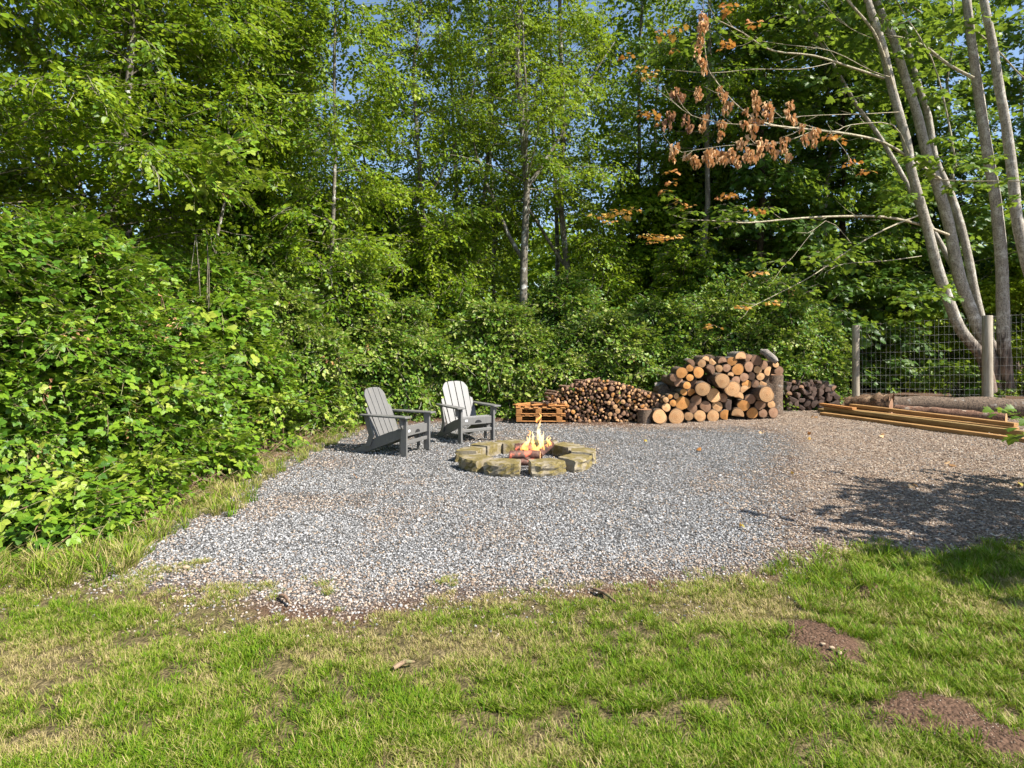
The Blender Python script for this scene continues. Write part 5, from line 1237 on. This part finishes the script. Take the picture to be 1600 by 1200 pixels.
def fire_log(a, b, r, lb, cut='cut_pale'):
    a = Vector(a); b = Vector(b); t = empty('burning_log', tuple(a + FC)); tag(t, lb, 'log', 'logs burning in the fire ring')
    m = MB(); n = 6; m.tube([(b - a) * (i / n) for i in range(n + 1)], [r * rnd.uniform(.94, 1.06) for _ in range(n + 1)], 14, wob=.04, cap=False); m.build('bark', M['ember'], t)
    for e, sgn in ((Vector((0, 0, 0)), -1), (b - a, 1)):
        d = (b - a).normalized() * sgn; m = MB(); m.add([(0, -.02, 0)] + [(math.cos(k * .4488) * .99, 0, math.sin(k * .4488) * .99) for k in range(14)], [(0, (k + 1) % 14 + 1, k + 1) for k in range(14)]); c = m.build('cut_end', M[cut], t)
        c.matrix_local = Matrix.Translation(e + d * .004) @ (-d).to_track_quat('Y', 'Z').to_matrix().to_4x4() @ Matrix.Diagonal((r, r, r, 1))
fire_log((-.22, -.16, .11), (.20, -.22, .12), .068, 'pinkish brown log lying across the front of the fire with a pale right end')
fire_log((-.14, .14, .15), (.14, .10, .16), .075, 'charred log at the back of the fire', 'cut_dark')
fire_log((.0, -.30, .05), (.30, .18, .16), .05, 'charred log slanting up to the right through the fire', 'cut_brown')
fire_log((-.18, -.28, .04), (.12, -.30, .045), .045, 'small charred log end low at the front of the fire', 'cut_brown')
fire_log((.20, -.05, .10), (.38, .16, .22), .055, 'glowing reddish log leaning on the right side of the fire', 'cut_orange')
# flames
def flame_mat():
    t = NT('flame'); co = t.coord('Object'); sep = t.node('ShaderNodeSeparateXYZ'); t.l.new(co, sep.inputs[0])
    n = t.noise(t.coord('Object', (7, 7, 3)), 1.6, 4, .6, dist=.6)
    f = t.math('ADD', t.math('MULTIPLY', sep.outputs[2], 1.5), t.math('MULTIPLY', n, .55))
    col = t.ramp(f, [(.15, (1, .16, .02)), (.45, (1, .55, .16)), (.75, (1, .82, .45)), (1.0, (1, .55, .2))])
    em = t.node('ShaderNodeEmission'); em.inputs[1].default_value = 1.5; t.l.new(col, em.inputs[0])
    tr = t.node('ShaderNodeBsdfTransparent'); ms = t.node('ShaderNodeMixShader')
    lw = t.node('ShaderNodeLayerWeight'); lw.inputs[0].default_value = .35
    fac = t.math('MULTIPLY', t.math('SUBTRACT', 1.0, lw.outputs['Facing']), t.ramp(n, [(.40, 0.03), (.60, .9)]), True)
    t.l.new(fac, ms.inputs[0]); t.l.new(tr.outputs[0], ms.inputs[1]); t.l.new(em.outputs[0], ms.inputs[2]); t.l.new(ms.outputs[0], t.out.inputs[0])
    return t.m
M['flame'] = flame_mat()
ft = empty('campfire', tuple(FC)); tag(ft, 'orange and yellow flames licking up from the logs in the fire ring', 'fire')
def flame(x, y, z, h, r, lean, seed):
    R = random.Random(seed); m = MB(); n = 11; pts = []; rr = []; ox = oy = 0
    for i in range(n + 1):
        t = i / n; ox += R.uniform(-.018, .018) + lean * h / n; oy += R.uniform(-.015, .015)
        pts.append((ox + .03 * math.sin(t * 7 + seed), oy, t * h)); rr.append(max(.002, r * (math.sin(min(1, t * 1.6 + .22) * math.pi * .62) ** 1.0) * (1 - t) ** .75 * R.uniform(.8, 1.2)))
    m.tube(pts, rr, 12, cap=False, wob=.06, r=R); o = m.build('flame_tongue', M['flame'], ft); o.location = (x, y, z); o.scale = (.72, .72, .9)
for i, a in enumerate([(.20, .02, .14, .50, .075, .0), (.25, -.02, .12, .34, .07, .05), (.14, .05, .14, .30, .06, -.25), (.04, .02, .16, .20, .06, .15), (-.04, .0, .15, .26, .045, .55), (.30, .04, .16, .22, .055, .25), (.10, -.06, .14, .16, .07, 0), (.02, -.05, .15, .13, .06, .2), (.36, .10, .2, .14, .04, .1), (.16, -.08, .12, .2, .06, .1), (.185, .02, .55, .16, .025, .0), (.06, .0, .36, .12, .02, .3)]): flame(*a, i)

# ------------------------------------------------------------------ fallen leaves, sticks, stones
lm = [cluster_maple(1, .01, .16, .8).mesh('fallen_leaf', M['orange_c'], M['branch_bark']) for _ in range(2)] + [cluster_maple(2, .05, .13, .8).mesh('fallen_leaf', mm, M['branch_bark']) for mm in (M['mixed_c'], M['dead_a'])]
for px, py, k, s, lb in [(1266, 677, 0, 1.2, 'largest orange fallen leaf on the chips in front of the plank ends'), (1262, 688, 2, .7, 'small yellowish fallen leaf just below the largest one'), (1096, 705, 1, .8, 'orange leaf on grey gravel in front of the big log stack'), (553, 746, 1, .8, 'orange brown leaf on the gravel in front of the left chair'), (1272, 653, 3, 1.0, 'pale fallen leaf in the shade near the dark split wood'),
                         (1006, 690, 2, .7, 'pale tan leaf on the gravel in front of the small dark stump'), (1375, 682, 3, .8, 'tan leaf beside the planks'), (1485, 728, 3, .9, 'tan leaf on the chips at right'), (1155, 824, 2, .6, 'yellow green leaf on the gravel by the dappled shade'), (1423, 760, 3, .8, 'tan leaf just above the dappled shade'), (1190, 676, 3, .8, 'tan curled leaf right in front of the big stack'), (1235, 742, 2, .5, 'small yellow weed leaf at the gravel edge'), (1592, 757, 2, .8, 'orange leaf at the right picture edge')]:
    x, y = G(px, py); o = link('fallen_leaf', lm[k]); o.location = (x, y, .03); o.rotation_euler = (rnd.uniform(-.3, .3), rnd.uniform(-.3, .3), rnd.uniform(0, 6)); o.scale = (s * .62,) * 3; tag(o, lb, 'leaf', 'fallen leaves on the ground')
for (p0, p1, r, lb) in [((437, 935), (453, 948), .012, 'short reddish stick at the ragged gravel edge'), ((615, 1050), (648, 1040), .012, 'pale chip of wood lying in the lawn'), ((928, 925), (962, 945), .012, 'dark broken stick at the edge of the lawn')]:
    a = G(*p0); b = G(*p1); m = MB(); m.tube([(a[0], a[1], .02), ((a[0] + b[0]) / 2, (a[1] + b[1]) / 2 + .01, .035), (b[0], b[1], .02)], [r, r * 1.1, r * .5], 6); tag(m.build('stick', M['cane']), lb, 'stick')
for px, py, s, lb in [(291, 887, .035, 'tan round stone near the left tip of the gravel'), (1300, 1022, .022, 'pale pebble on the upper dirt patch'), (1286, 1016, .016, 'smaller pebble left of the pale one on the dirt patch'), (1312, 1027, .018, 'pebble at the right edge of the dirt patch')]:
    x, y = G(px, py); me = stone_me(); me.materials.clear(); me.materials.append(NT('tan_stone').col((.42, .31, .2)).m); o = link('loose_stone', me); o.location = (x, y, float(height(np.array([x]), np.array([y]))[0]) + s * .5); o.scale = (s,) * 3; tag(o, lb, 'stone')
# dry cane litter along the bramble foot
m = MB()
for k in range(420):
    t_ = rnd.random(); px = np.interp(t_, [0, .3, .6, 1], [120, 330, 450, 600]); py = np.interp(t_, [0, .3, .6, 1], [862, 772, 700, 655]) - rnd.uniform(0, 26)
    x, y = G(px + rnd.uniform(-25, 25), py); a = rnd.uniform(0, 6.28); L = rnd.uniform(.15, .55); z = rnd.uniform(.01, .12)
    m.tube([(x, y, z), (x + math.cos(a) * L / 2, y + math.sin(a) * L / 2, z + rnd.uniform(.02, .14)), (x + math.cos(a) * L, y + math.sin(a) * L, max(.01, z * .5))], [.004, .004, .002], 4, cap=False)
tag(m.build('dry_cane_litter', M['cane']), 'dry reddish canes and straw along the foot of the brambles', 'litter', kind='stuff')
